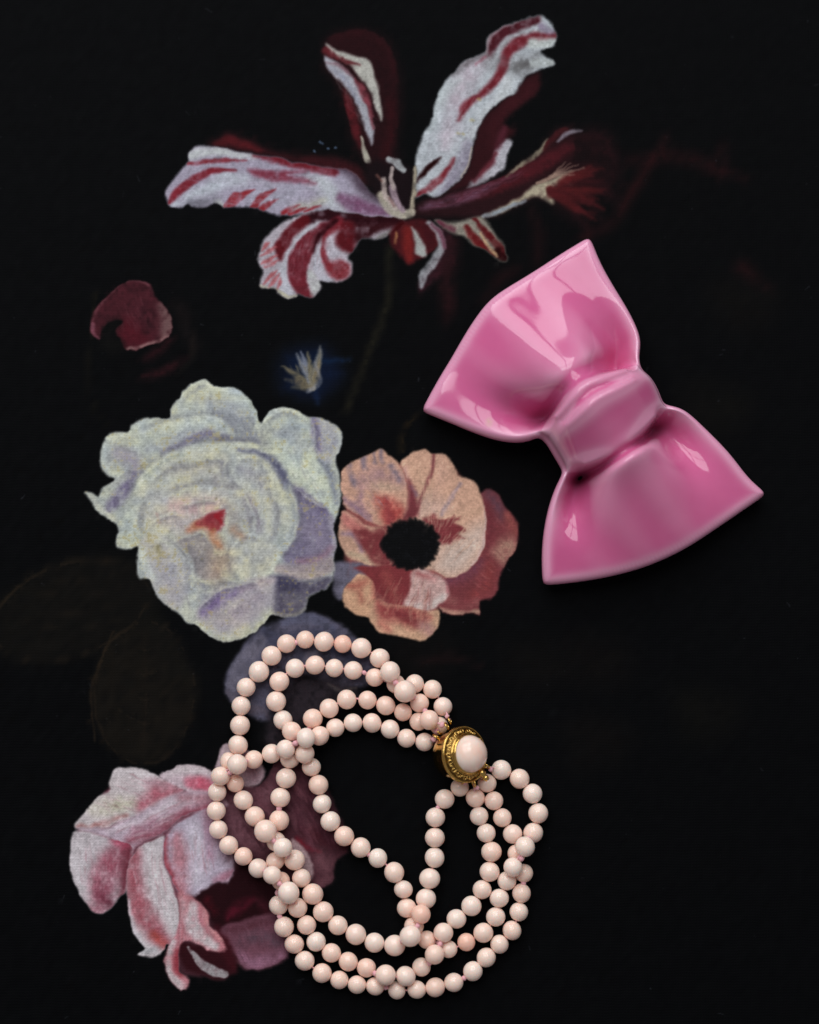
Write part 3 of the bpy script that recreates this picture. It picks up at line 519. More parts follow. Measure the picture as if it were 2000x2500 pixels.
    for pts, w_, sd_ in [([(370,800),(430,680),(560,585),(720,522),(900,500),(1060,505),(1190,560)], 34, -1), ([(470,720),(560,640),(700,600),(850,590),(930,600)], 30, 1), ([(560,820),(700,770),(850,770),(1000,800)], 30, -1),
                         ([(930,590),(905,650),(920,720),(970,770)], 24, -1), ([(960,640),(1040,580),(1140,610),(1200,720),(1190,820)], 26, 1), ([(1040,830),(1085,940),(1080,1030),(1040,1080)], 26, 1), ([(1200,800),(1250,900),(1240,1030),(1180,1110)], 30, 1),
                         ([(1300,760),(1345,900),(1325,1050),(1240,1160)], 30, -1), ([(590,1070),(680,1160),(715,1280),(700,1390)], 28, 1), ([(610,1080),(700,1045),(790,1040),(850,1120)], 24, 1), ([(950,1120),(955,1220),(1010,1310),(1100,1335)], 26, 1), ([(960,1120),(1030,1050),(1120,1070)], 24, 1),
                         ([(700,1300),(790,1335),(900,1320),(1000,1330)], 26, 1), ([(760,1480),(850,1400),(980,1350),(1100,1335)], 24, 1), ([(420,440),(520,390),(700,350),(830,340),(930,390)], 28, -1), ([(430,1050),(380,990),(390,880),(440,800)], 26, 1), ([(640,240),(720,170),(800,130)], 22, 1),
                         ([(1150,380),(1200,330),(1280,300),(1400,345)], 24, 1), ([(1440,380),(1450,470),(1440,550)], 22, -1), ([(1330,770),(1430,840),(1530,900)], 22, 1), ([(180,560),(200,640),(290,690)], 26, -1), ([(640,880),(760,850),(880,850)], 22, 1), ([(470,980),(560,930),(640,930)], 22, 1)]:
        fold(RO, pts, w_, side=sd_, clip='ro')
    bristles(RO, [(420,700),(1200,600)], [(500,1200),(1250,1150)], 160, 20, 10, (204,209,202), (150,148,152), .2, 'ro', 61)
    bristles(RO, [(260,520),(1000,200)], [(500,640),(1120,480)], 110, 14, 10, (204,210,204), (150,152,162), .2, 'ro', 63)
    bristles(RO, [(500,1150),(1100,1350)], [(640,1480),(1000,1640)], 110, 16, 10, (202,204,196), (146,138,152), .2, 'ro', 65)
    bristles(RO, [(1250,560),(1400,380)], [(1500,1160),(1590,500)], 70, 16, 10, (190,196,194), (140,132,154), .2, 'ro', 67)
    rk([(690,1020),(760,990),(830,1010)], [30,60,40], (176,112,84), 9); rs([(730,992),(768,955),(850,922),(902,900),(908,960),(888,1020),(850,1035),(805,1000)], (146,58,62), 5); rk([(820,960),(880,930)], [40,40], (124,44,54), 10)
    for i in range(9): rk([(870,940),(912+random.uniform(-16,8),895+random.uniform(0,110))], [22,5], (146,36,46), 4, .5)
    rk([(840,1040),(860,1080),(880,1120)], [50,56,40], (172,112,78), 10); rk([(880,1130),(890,1220),(870,1300)], [60,120,70], (168,140,118), 28, .7); rk([(960,1020),(1010,1060)], [40,30], (176,140,116), 14)
    g = np.random.default_rng(3)
    for q in range(260):                    # ochre flecks where the old varnish sits in the weave
        x, y = g.uniform(170, 1580), g.uniform(150, 1680)
        rk([(x, y), (x+g.uniform(-9, 9), y+g.uniform(-6, 6))], [g.uniform(5, 13), 4], (158,146,96), 3, g.uniform(.2, .6))

    # ---- pink peony, running under the beads
    shape(PE, [(330,330),(600,300),(900,280),(960,420),(980,850),(860,930),(780,1200),(700,1400),(650,1350),(690,1150),(560,1200),(440,1100),(400,900),(250,1000),(140,900),(110,620),(180,520)], (112,62,74), soft=4)
    shape(PE, [(900,250),(1000,300),(1170,335),(1290,195),(1400,185),(1560,330),(1640,480),(1705,690),(1625,780),(1615,870),(1540,935),(1400,880),(1320,1000),(1350,1300),(1270,1385),(1100,1412),(1040,1380),(980,1472),(860,1450),(700,1400),(700,1000),(800,700)], (70,39,47), soft=5, keep='pb', dry=.1)
    shape(PE, [(1000,330),(1180,340),(1290,200),(1370,300),(1300,450),(1230,600),(1300,680),(1150,720),(1000,640),(940,480)], (112,74,84), soft=18, dry=.35, clip='pb')
    stroke(PE, [(1330,250),(1400,450),(1450,620)], [140,160,120], (86,50,60), soft=30, dry=.5, clip='pb')
    stroke(PE, [(1440,600),(1550,640),(1680,690)], [60,80,40], (64,26,34), soft=18, clip='pb'); stroke(PE, [(1400,640),(1480,700),(1540,720)], [20,24,10], (116,24,38), soft=8, clip='pb', alpha=.8)
    stroke(PE, [(1540,760),(1590,840),(1540,910)], [100,110,60], (104,66,74), soft=20, clip='pb', dry=.5)
    bristles(PE, [(950,350),(1350,250)], [(1250,720),(1620,620)], 80, 30, 30, (128,82,92), (56,28,36), .5, 'pb', 91)
    bristles(PE, [(1300,300),(1500,300)], [(1500,800),(1640,700)], 50, 24, 26, (112,66,78), (50,22,30), .5, 'pb', 92)
    shape(PE, [(940,180),(960,110),(1000,78),(1100,110),(1210,210),(1205,290),(1140,340),(1000,325),(915,280)], (164,141,150), soft=3, keep='pz')
    stroke(PE, [(1000,110),(980,200),(1040,290)], [60,70,60], (184,168,172), soft=16, clip='pz'); stroke(PE, [(1100,150),(1150,260)], [60,70], (136,100,112), soft=16, clip='pz', dry=.5)
    shape(PE, [(1370,645),(1440,690),(1492,780),(1490,870),(1440,930),(1400,800)], (166,141,144), soft=4, dry=.15)
    shape(PE, [(800,965),(900,905),(1020,860),(1080,760),(1230,870),(1300,980),(1270,1080),(1000,1150),(940,1175),(870,1080)], (36,11,16), soft=8)
    for pts, wds, c in [([(1000,1100),(1060,1040),(1150,990)], [30,70,20], (82,20,35)), ([(880,1000),(920,1060)], [40,30], (74,16,26)), ([(1180,1000),(1230,1060)], [40,50], (66,24,34)), ([(930,1160),(980,1230),(1000,1290)], [40,60,30], (62,16,26))]:
        stroke(PE, pts, wds, c, soft=12, dry=.5)
    shape(PE, [(960,1160),(1100,1120),(1290,1070),(1335,1180),(1352,1320),(1290,1372),(1180,1408),(1090,1402),(1040,1340),(1000,1240)], (112,70,84), soft=6, keep='pl', dry=.1)
    stroke(PE, [(1060,1330),(1160,1378),(1310,1330)], [60,84,60], (146,102,124), soft=16, clip='pl', dry=.4); stroke(PE, [(1000,1180),(1150,1150),(1290,1110)], [40,50,30], (84,46,56), soft=14, clip='pl', dry=.4)
    stroke(PE, [(1070,1240),(1180,1220),(1290,1250)], [50,60,50], (92,70,82), soft=16, clip='pl', dry=.6)
    bristles(PE, [(980,1170),(1280,1080)], [(1080,1390),(1330,1320)], 80, 12, 9, (140,96,112), (76,42,54), .4, 'pl', 71)
    shape(PE, [(700,1240),(850,1270),(985,1300),(1042,1395),(960,1472),(860,1440),(740,1400)], (48,15,21), soft=6)
    stroke(PE, [(765,1270),(830,1360),(900,1412),(978,1440)], [10,44,60,44], (172,167,170), soft=3, dry=.5); stroke(PE, [(980,1240),(1000,1330),(1030,1420)], [50,60,30], (62,18,26), soft=12)
    # upper left petals
    shape(PE, [(340,232),(420,225),(520,240),(600,278),(740,350),(620,430),(430,520),(300,570),(140,595),(98,558),(170,480),(230,400),(298,370),(310,290)], (178,171,176), soft=3.2, keep='p1')
    stroke(PE, [(480,450),(600,370),(730,350)], [60,100,50], (152,86,102), soft=18, clip='p1', dry=.35); stroke(PE, [(230,470),(340,450),(430,430)], [70,90,50], (182,180,164), soft=20, clip='p1', dry=.4)
    stroke(PE, [(120,575),(250,560),(400,505)], [20,30,20], (150,110,112), soft=7, clip='p1', dry=.5); stroke(PE, [(330,260),(420,250),(560,280)], [60,60,40], (188,182,188), soft=14, clip='p1'); stroke(PE, [(540,310),(620,330),(700,345)], [40,40,20], (160,130,142), soft=14, clip='p1')
    shape(PE, [(600,275),(680,230),(760,213),(880,233),(960,330),(920,420),(760,365)], (172,157,167), soft=3, keep='p2')
    shape(PE, [(752,290),(830,278),(900,300),(950,350),(860,370),(765,335)], (170,92,112), soft=8, clip='p2', dry=.2); stroke(PE, [(640,265),(760,235),(880,250)], [40,50,30], (184,176,182), soft=12, clip='p2')
    shape(PE, [(110,590),(300,572),(430,512),(600,425),(740,365),(900,375),(1000,440),(900,470),(760,495),(640,575),(500,655),(420,695),(330,642)], (166,152,166), soft=5, keep='p3')
    stroke(PE, [(420,650),(600,585),(720,505),(950,450)], [40,56,60,50], (118,58,74), soft=14, clip='p3', dry=.3); stroke(PE, [(300,590),(480,540),(640,450),(800,400)], [30,40,46,40], (186,176,186), soft=12, clip='p3'); stroke(PE, [(460,600),(560,540)], [40,40], (140,92,112), soft=16, clip='p3')
    stroke(PE, [(720,400),(820,410),(920,410)], [40,50,40], (150,110,122), soft=16, clip='p3')
    shape(PE, [(108,600),(330,642),(435,685),(425,800),(410,935),(370,972),(330,1022),(270,1075),(200,1062),(150,1000),(110,930),(80,820),(78,700)], (173,167,174), soft=3.2, keep='p4')
    stroke(PE, [(400,680),(330,770),(260,900),(230,1050)], [80,140,160,90], (134,72,90), soft=26, clip='p4', dry=.35); stroke(PE, [(420,690),(405,800),(385,960)], [40,60,50], (98,44,58), soft=16, clip='p4', dry=.3); stroke(PE, [(110,700),(120,850),(170,980)], [70,90,60], (186,182,188), soft=24, clip='p4')
    stroke(PE, [(330,640),(400,670)], [40,40], (150,70,92), soft=12, clip='p4'); stroke(PE, [(250,960),(300,1010)], [60,60], (104,56,72), soft=18, clip='p4', dry=.5)
    shape(PE, [(480,685),(550,650),(622,608),(622,760),(665,880),(702,1020),(712,1140),(685,1262),(640,1252),(622,1285),(560,1332),(475,1322),(512,1282),(450,1200),(422,1080),(410,920),(420,780)], (177,171,177), soft=3, keep='p5')
    stroke(PE, [(450,730),(450,900),(490,1060),(590,1190),(645,1255)], [70,100,130,110,50], (146,82,95), soft=20, clip='p5', dry=.3); stroke(PE, [(420,1000),(440,1150),(500,1270)], [16,26,22], (184,180,188), soft=6, clip='p5'); stroke(PE, [(560,1200),(620,1250)], [40,40], (156,76,74), soft=12, clip='p5')
    stroke(PE, [(560,700),(580,860),(640,1000),(660,1160)], [50,70,70,60], (190,186,191), soft=18, clip='p5', alpha=.8); stroke(PE, [(500,1310),(570,1290)], [30,30], (160,160,166), soft=7, clip='p5')
    shape(PE, [(640,600),(760,520),(880,470),(960,560),(1010,680),(1030,780),(1010,890),(930,892),(850,945),(780,985),(720,965),(670,870),(628,760)], (162,153,170), soft=4, keep='p6')
    stroke(PE, [(690,640),(720,800),(730,950)], [80,110,60], (166,118,130), soft=20, clip='p6', dry=.4); stroke(PE, [(632,600),(622,720),(665,860),(705,960)], [26,40,36,24], (142,67,80), soft=8, clip='p6', dry=.25)
    stroke(PE, [(790,590),(830,720),(820,880)], [70,110,80], (182,178,190), soft=24, clip='p6', alpha=.85); stroke(PE, [(880,500),(960,620),(1010,760)], [60,70,40], (130,96,110), soft=20, clip='p6', dry=.5); stroke(PE, [(930,880),(990,860),(1020,830)], [30,50,30], (148,104,122), soft=10, clip='p6'); stroke(PE, [(880,560),(900,740)], [40,40], (150,120,140), soft=16, clip='p6')
    shape(PE, [(705,955),(780,985),(835,1015),(885,1080),(892,1150),(950,1200),(985,1290),(900,1302),(820,1252),(760,1230),(722,1262),(702,1330),(712,1420),(775,1468),(750,1525),(700,1502),(650,1450),(618,1360),(640,1290),(690,1200),(712,1100)], (164,112,122), soft=3.5, keep='p7')
    stroke(PE, [(790,1040),(785,1140),(850,1220),(925,1275)], [60,84,70,44], (187,182,187), soft=8, clip='p7', dry=.35); stroke(PE, [(680,1240),(645,1330),(650,1430),(735,1505)], [30,30,40,44], (182,173,178), soft=7, clip='p7', dry=.4); stroke(PE, [(860,1040),(885,1140),(960,1230)], [16,26,20], (180,130,134), soft=6, clip='p7', dry=.5)
    stroke(PE, [(700,1300),(690,1380),(720,1440)], [24,40,24], (134,58,70), soft=8, clip='p7'); stroke(PE, [(730,1000),(740,1100)], [40,36], (176,142,150), soft=10, clip='p7')
    for k, a, b, sd in [('p1', [(200,420),(420,250)], [(400,520),(700,350)], 73), ('p4', [(120,650),(380,690)], [(160,980),(330,990)], 75), ('p5', [(450,720),(610,660)], [(500,1200),(690,1180)], 77), ('p6', [(650,640),(930,560)], [(740,950),(960,860)], 79), ('p3', [(330,610),(420,670)], [(800,390),(900,450)], 81), ('p7', [(700,980),(860,1050)], [(660,1400),(940,1260)], 83)]:
        bristles(PE, a, b, 70, 14, 9, (196,188,194), (140,88,102), .28, k, sd)

paint()
lum = IMG.mean(-1)
B = np.clip((lum-40)/90, 0, 1)[..., None]
ro = MASK['ro'][..., None]*np.clip(B*1.6, 0, 1)
redness = np.clip((IMG[..., :1]-IMG[..., 1:2]-12)/30, 0, 1); ro = ro*(1-redness)
cream = IMG.mean(-1, keepdims=True)*np.array([.995, 1.014, .965])
IMG = IMG*(1-.32*ro)+(cream*.32)*ro
lightp = np.clip((IMG.mean(-1, keepdims=True)-150)/30, 0, 1)*ro
IMG = IMG+lightp*np.array([2., 2., -2.])+lightp*(n18+n60)[..., None]*np.array([2., 1., -3.])
fleckp = np.clip((.55*n3+.6*n7+.5*n18+.35*n60b-1.05)/.5, 0, 1)[..., None]*ro
IMG = IMG*(1-.42*fleckp)+np.array([146., 136, 96])*.42*fleckp
IMG = IMG + ro*(IMG-np.array([180., 184, 174]))*.30
tm = np.maximum(np.maximum(MASK['tu'], MASK['tl']), np.maximum(MASK['tc'], MASK['te']))[..., None]
IMG = IMG+tm*((IMG-np.array([118., 112, 118]))*.17)
IMG = IMG*(1-.25*tm)+(IMG.mean(-1, keepdims=True)+(IMG-IMG.mean(-1, keepdims=True))*np.where(IMG[..., :1] > IMG[..., 1:2]+25, 1.0, .5))*.25*tm
IMG = IMG*(1-.09*tm)
pm_ = np.clip(sum(MASK['p%d' % k] for k in range(1, 8)), 0, 1)[..., None]
IMG = IMG+pm_*((IMG-np.array([132., 112, 120]))*.20+np.array([13., 7, 5]))
IMG = IMG*(1+.045*MASK['ro'][..., None])
def blur(A, sg):
    r = int(3*sg)+1; k = np.exp(-0.5*(np.arange(-r, r+1)/sg)**2); k /= k.sum()
    for ax_ in (0, 1):
        pad = [(0, 0)]*3; pad[ax_] = (r, r); Q = np.pad(A, pad, mode='edge')
        A = sum((Q[o:o+A.shape[0]] if ax_ == 0 else Q[:, o:o+A.shape[1]])*wq for o, wq in zip(range(2*r+1), k))
    return A
grain = (0.048*n3 + 0.028*n7)[..., None]
IMG = IMG*(1+grain*B) + (0.9*n3[..., None]*(1-B))*np.array([.9, .95, 1.0])
IMG = np.clip(IMG, 2.0, 225)
PRINT_GAIN = 0.93
LIN = srgb(IMG)*PRINT_GAIN

# board mesh: fine cells where the print has detail, coarse cells in the plain dark
BL = 8
vs, fs, cs = [], [], []
det = np.abs(np.diff(IMG.mean(-1), axis=0))[:, :-1] + np.abs(np.diff(IMG.mean(-1), axis=1))[:-1]
nbx, nby = NX//BL, NY//BL
quads_v, quads_c, count = [], [], 0
for bj in range(nby):
    for bi in range(nbx):
        j, i = bj*BL, bi*BL
        fine = IMG[j:j+BL+1, i:i+BL+1].max() > 26 or (det[j:j+BL, i:i+BL].max() > 9)
        st = 1 if fine else BL
        jj = np.arange(j, j+BL+1, st); ii = np.arange(i, i+BL+1, st); n = len(jj)
        J, I = np.meshgrid(jj, ii, indexing='ij')
        vs.append(np.stack([X0+I*RES, Y0+J*RES, 0*I], -1).reshape(-1, 3)*1e-4); cs.append(LIN[J, I].reshape(-1, 3))
        k = np.arange(n*n).reshape(n, n)+count
        fs.append(np.stack([k[:-1, :-1], k[:-1, 1:], k[1:, 1:], k[1:, :-1]], -1).reshape(-1, 4)); count += n*n
xa, xb, ya, yb = X0, X0+nbx*BL*RES, Y0, Y0+nby*BL*RES; gx = [-3600, xa, xb, 3600]; gy = [-3600, ya, yb, 3600]
for i in range(3):
    for j in range(3):
        if (i, j) == (1, 1): continue
        vs.append(np.array([(gx[i], gy[j], 0), (gx[i+1], gy[j], 0), (gx[i+1], gy[j+1], 0), (gx[i], gy[j+1], 0)])*1e-4); cs.append(np.tile(srgb((3.2, 3.7, 5.4))*PRINT_GAIN, (4, 1)))
        fs.append(np.arange(4)[None]+count); count += 4
V = np.vstack(vs); F = np.vstack(fs); C = np.vstack(cs)
me = bpy.data.meshes.new('canvas_print')
me.vertices.add(len(V)); me.vertices.foreach_set('co', V.astype(np.float32).ravel())
me.loops.add(F.size); me.loops.foreach_set('vertex_index', F.astype(np.int32).ravel())
me.polygons.add(len(F)); me.polygons.foreach_set('loop_start', (np.arange(len(F))*4).astype(np.int32)); me.polygons.foreach_set('loop_total', np.full(len(F), 4, np.int32))
me.update()
ca = me.color_attributes.new('print', 'FLOAT_COLOR', 'POINT'); ca.data.foreach_set('color', np.column_stack([C, np.ones(len(C))]).astype(np.float32).ravel())

m, N, L, bs = new_mat('canvas_print')
at_ = N.new('ShaderNodeVertexColor'); at_.layer_name = 'print'
tc = N.new('ShaderNodeTexCoord')
g1 = N.new('ShaderNodeTexNoise'); g1.inputs['Scale'].default_value = 3200; g1.inputs['Detail'].default_value = 2
L.new(tc.outputs['Object'], g1.inputs['Vector'])
mr = N.new('ShaderNodeMapRange'); mr.inputs['From Min'].default_value = .25; mr.inputs['From Max'].default_value = .75; mr.inputs['To Min'].default_value = .92; mr.inputs['To Max'].default_value = 1.07
L.new(g1.outputs['Fac'], mr.inputs['Value'])
mx = N.new('ShaderNodeMix'); mx.data_type = 'RGBA'; mx.blend_type = 'MULTIPLY'; mx.inputs['Factor'].default_value = 1
L.new(at_.outputs['Color'], mx.inputs['A']); L.new(mr.outputs['Result'], mx.inputs['B']); L.new(mx.outputs['Result'], bs.inputs['Base Color'])
# weave: two crossed threads, slightly wavering
wob = N.new('ShaderNodeTexNoise'); wob.inputs['Scale'].default_value = 130; L.new(tc.outputs['Object'], wob.inputs['Vector'])
wvs = []
for dirn in ('X', 'Y'):
    wv = N.new('ShaderNodeTexWave'); wv.bands_direction = dirn; wv.inputs['Scale'].default_value = 470; wv.inputs['Distortion'].default_value = 4.5; wv.inputs['Detail'].default_value = 1.5; wv.inputs['Detail Scale'].default_value = .4
    L.new(tc.outputs['Object'], wv.inputs['Vector']); wvs.append(wv)
ad = N.new('ShaderNodeMath'); ad.operation = 'MULTIPLY'; L.new(wvs[0].outputs['Fac'], ad.inputs[0]); L.new(wvs[1].outputs['Fac'], ad.inputs[1])
a2 = N.new('ShaderNodeMath'); a2.operation = 'ADD'; L.new(ad.outputs[0], a2.inputs[0]); L.new(g1.outputs['Fac'], a2.inputs[1])
bp = N.new('ShaderNodeBump'); bp.inputs['Strength'].default_value = .5; bp.inputs['Distance'].default_value = .00006
L.new(a2.outputs[0], bp.inputs['Height']); L.new(bp.outputs['Normal'], bs.inputs['Normal'])
bs.inputs['Roughness'].default_value = .7; bs.inputs['Specular IOR Level'].default_value = .05
me.materials.append(m)
pr = link('canvas_print', me); pr['kind'] = 'structure'
pr['label'] = 'dark canvas printed with painted flowers under the bow and beads'; pr['category'] = 'canvas print'

# ------------------------------------------------------------------ pink ceramic bow
BW = (1000, 560, 1.9167)
def bpx(pts):
    p = np.asarray(pts, float)/BW[2]+np.array(BW[:2]); return at(p[:, 0], p[:, 1], 0.009)[:, :2]*1e3   # millimetres
SA, SB = 0.42, 0.58
NS, NT = 260, 150
sS = np.linspace(0, 1, NS+1); tT = np.linspace(-1, 1, NT+1)
def dens(x): return x-0.075*np.sin(2*np.pi*x)/(2*np.pi)*8*0.5   # denser towards the ends
tT = dens((tT+1)/2)*2-1
nA, nB = int(NS*SA), int(NS*SB)
def side(a, b, c):
    A, Bq, Cq = (catmull(bpx(x), 12) for x in (a, b, c))
    def seg(P, n):
        Lq = np.r_[0, np.cumsum(np.linalg.norm(np.diff(P, axis=0), axis=1))]; s = np.linspace(0, 1, n)*Lq[-1]
        return np.column_stack([np.interp(s, Lq, P[:, k]) for k in (0, 1)])
    return np.vstack([seg(A, nA+1)[:-1], seg(Bq, nB-nA+1)[:-1], seg(Cq, NS-nB+1)])
Lc = side([(54,840),(180,893),(300,945),(400,980),(490,995),(560,990),(612,968)], [(612,968),(640,1000),(690,1080),(722,1130)], [(722,1130),(682,1210),(652,1300),(632,1400),(623,1500),(624,1600),(630,1664)])
Rc = side([(850,16),(900,146),(960,260),(1030,380),(1075,480),(1084,540),(1074,600),(1076,645)], [(1076,645),(1130,690),(1168,750),(1197,826)], [(1197,826),(1258,832),(1312,862),(1400,940),(1500,1040),(1600,1160),(1686,1232)])
E0 = catmull(bpx([(54,840),(138,690),(200,590),(270,470),(335,375),(400,305),(560,205),(700,112),(850,16)]), 12)
E1 = catmull(bpx([(630,1664),(800,1646),(960,1618),(1120,1572),(1280,1500),(1420,1412),(1550,1324),(1686,1232)]), 12)
def seg_t(P):
    Lq = np.r_[0, np.cumsum(np.linalg.norm(np.diff(P, axis=0), axis=1))]; s = (tT+1)/2*Lq[-1]
    return np.column_stack([np.interp(s, Lq, P[:, k]) for k in (0, 1)])
E0, E1 = seg_t(E0), seg_t(E1)
# inset the outline by the rim radius
RIM = 1.6
loop_ij = [(0, j) for j in range(NT)]+[(i, NT) for i in range(NS)]+[(NS, j) for j in range(NT, 0, -1)]+[(i, 0) for i in range(NS, 0, -1)]
def loop_pts(E0, Rc, E1, Lc):
    return np.vstack([E0[:-1], Rc[:-1], E1[:0:-1], Lc[:0:-1]])
LP = loop_pts(E0, Rc, E1, Lc)
LP0 = LP
def gsmooth(A, sig):
    r = int(3*sig)+1; k = np.exp(-0.5*(np.arange(-r, r+1)/sig)**2); k /= k.sum()
    return sum(np.roll(A, o, 0)*wq for o, wq in zip(range(-r, r+1), k))
LP = gsmooth(LP, 3.4)
Tn = np.roll(LP, -1, 0)-np.roll(LP, 1, 0); Nn = np.column_stack([Tn[:, 1], -Tn[:, 0]]); Nn /= np.linalg.norm(Nn, axis=1)[:, None]
cen = LP.mean(0)
area = 0.5*np.sum(LP[:, 0]*np.roll(LP[:, 1], -1)-np.roll(LP[:, 0], -1)*LP[:, 1])
if area < 0: Nn = -Nn
Ns_ = gsmooth(Nn, 4.0); Ns_ /= np.linalg.norm(Ns_, axis=1)[:, None]
IN = gsmooth(LP-Ns_*RIM*.75, 1.2)
e0 = IN[:NT+1]; rc = IN[NT:NT+NS+1]; e1 = IN[NT+NS:NT+NS+NT+1][::-1]; lc = np.vstack([IN[2*NT+NS:], IN[:1]])[::-1]
s_ = sS[:, None, None]; t_ = ((tT+1)/2)[None, :, None]
XY = (lc[:, None]*(1-t_)+rc[:, None]*t_)+(e0[None]*(1-s_)+e1[None]*s_) - (e0[0]*(1-s_)*(1-t_)+e0[-1]*(1-s_)*t_+e1[0]*s_*(1-t_)+e1[-1]*s_*t_)
ax = (e1.mean(0)-e0.mean(0)); ax /= np.linalg.norm(ax)
knots_s = [0, .22, SA-.005, SA+.25*(SB-SA), SB, .72, 1]; knots_d = [0, -1.6, -4.2, 0.0, 3.0, 1.2, 0]
dsp = gsmooth(np.interp(np.r_[sS, sS[::-1]], knots_s, knots_d), 5)[:NS+1]
XY = XY+ax*(dsp[:, None]*(1-tT[None]**2))[..., None]
S, T = np.meshgrid(sS, tT, indexing='ij'); a_ = np.abs(T)
def lobe(u, t, pinch, pw, dish, folds, vy, vr):
    a = np.abs(t)
    edge = 5.6+4.6*(1-u)
    P = 3.2+11.0*(1-u)**1.1
    wdt = .50+.40*u
    z = edge+P*np.exp(-(a/wdt)**2.3)
    z -= vy*np.exp(-(u/vr)**2)*np.exp(-((a-.66)/.18)**2)*np.where(t < 0, 1.1, .9)
    z += (0.1+3.2*(1-u)**5)*np.exp(-((1-a)/.12)**2)
    z -= dish*np.exp(-((1-u-.24)/.17)**2)*(.4+.6*a)
    for t0, dep, wd2 in folds: z -= dep*np.exp(-(u/.34)**2)*np.exp(-((t-t0)/wd2)**2)
    z -= pinch*np.exp(-(u/pw)**2)*np.exp(-(t/.85)**4)
    return z
uU = np.clip(1-S/SA, 0, 1); uL = np.clip((S-SB)/(1-SB), 0, 1); vB = np.clip((S-SA)/(SB-SA), 0, 1)
zb = 10.0+15.5*np.clip(1-a_**2.1, 0, 1)**.62 + np.interp(vB, [0, .04, .09, .15, .235, .29, .5, .8, .94, 1], [-4.2, -1.8, -.3, -2.5, 1.3, .5, -1.6, -4.2, -5.2, -6.2])*(.30+.70*(1-a_**3))
Z = np.where(S < SA, lobe(uU, T-0.04, 2.6, .13, .25, [(.40, .9, .085), (-.36, .4, .09)], 8.0, .44), np.where(S > SB, lobe(uL, T+.02, 5.6, .085, .0, [(-.40, .9, .10), (.36, .6, .08)], 9.0, .46), zb))
def sm2(A, sa, sb):
    def one(A, sg):
        r = int(3*sg)+1; k = np.exp(-0.5*(np.arange(-r, r+1)/sg)**2); k /= k.sum(); Q = np.pad(A, ((r, r), (0, 0)), mode='edge')
        return sum(Q[o:o+A.shape[0]]*wq for o, wq in zip(range(2*r+1), k))
    return one(one(A, sa).T, sb).T
Z = sm2(Z, 1.1, 1.6)
ed2 = np.full(S.shape, 1e9)
for q in IN[::2]: ed2 = np.minimum(ed2, (XY[..., 0]-q[0])**2+(XY[..., 1]-q[1])**2)
edge_d = np.sqrt(ed2)
# gentle hand-pressed unevenness
Z += 0.22*np.sin(XY[..., 0]*.21+1.3)*np.cos(XY[..., 1]*.17+.4)+0.12*np.sin(XY[..., 0]*.43+XY[..., 1]*.37)
G = np.concatenate([XY, Z[..., None]], -1)
VB = G.reshape(-1, 3); gi = np.arange((NS+1)*(NT+1)).reshape(NS+1, NT+1)
faces = []; fpart = []
for i in range(NS):
    pt = 0 if i < nA else (1 if i < nB else 2)
    for j in range(NT):
        faces.append((gi[i, j], gi[i+1, j], gi[i+1, j+1], gi[i, j+1])); fpart.append(pt)
lid = np.array([gi[i, j] for i, j in loop_ij]); lp = VB[lid]; M_ = len(lid)
rim_cols = [np.zeros(len(VB))]
rings = [lid]; ex = []
for ang in np.radians([16, 33, 50, 67, 84, 101, 118]):
    ex.append(np.column_stack([lp[:, :2]+Ns_*RIM*math.sin(ang), lp[:, 2]-RIM*(1-math.cos(ang))]))
base_z = ex[-1][:, 2]; off = RIM*math.sin(math.radians(118))
for f, inn in [(.35, .35), (.7, .9), (1.0, 1.5)]:
    ex.append(np.column_stack([lp[:, :2]+Ns_*(off-inn), base_z*(1-f)+.25*f]))
for e in ex:
    rings.append(np.arange(len(VB), len(VB)+M_)); VB = np.vstack([VB, e])
part_of = np.array([0 if i < nA else (1 if i < nB else 2) for i, j in loop_ij])
for q in range(M_):
    q2 = (q+1) % M_; i0, i1 = loop_ij[q][0], loop_ij[q2][0]; im = min(i0, i1) if i0 != i1 else min(i0, NS-1)
    pt = 0 if im < nA else (1 if im < nB else 2)
    for k in range(len(rings)-1):
        faces.append((rings[k][q], rings[k][q2], rings[k+1][q2], rings[k+1][q])); fpart.append(pt)
faces = np.array(faces); fpart = np.array(fpart)
# relax the rim so that the glaze rolls over it without a ledge
wgt = np.zeros(len(VB)); wgt[:gi.size] = np.clip(1.25-edge_d.ravel()/3.0, 0, 1)
for k in range(1, len(rings)): wgt[rings[k]] = 1.0 if k <= 5 else max(0, 1-(k-5)/3)
ee = np.vstack([faces[:, [k, (k+1) % 4]] for k in range(4)]); cnt = np.zeros(len(VB)); np.add.at(cnt, ee[:, 0], 1); np.add.at(cnt, ee[:, 1], 1)
for it in range(40):
    acc = np.zeros_like(VB); np.add.at(acc, ee[:, 0], VB[ee[:, 1]]); np.add.at(acc, ee[:, 1], VB[ee[:, 0]])
    VB = VB+(.5*wgt)[:, None]*(acc/cnt[:, None]-VB)
p0, p1, p2, p3 = (VB[faces[:, k]] for k in range(4)); fn = np.cross(p2-p0, p3-p1)
if fn[:NS*NT, 2].mean() < 0: faces = faces[:, ::-1]; fn = -fn
# orient skirt consistently (outwards)
vn = np.zeros_like(VB)
for k in range(4): np.add.at(vn, faces[:, k], fn)
sk = np.arange(NS*NT, len(faces))
outw = np.repeat(Ns_, len(rings)-1, axis=0)
flip = (fn[sk, 0]*outw[:, 0]+fn[sk, 1]*outw[:, 1]+0.5*fn[sk, 2]*0) < 0
if flip.mean() > .5:
    faces[sk] = faces[sk][:, ::-1]; fn[sk] = -fn[sk]; vn[:] = 0
    for k in range(4): np.add.at(vn, faces[:, k], fn)
vn /= np.linalg.norm(vn, axis=1)[:, None]+1e-12
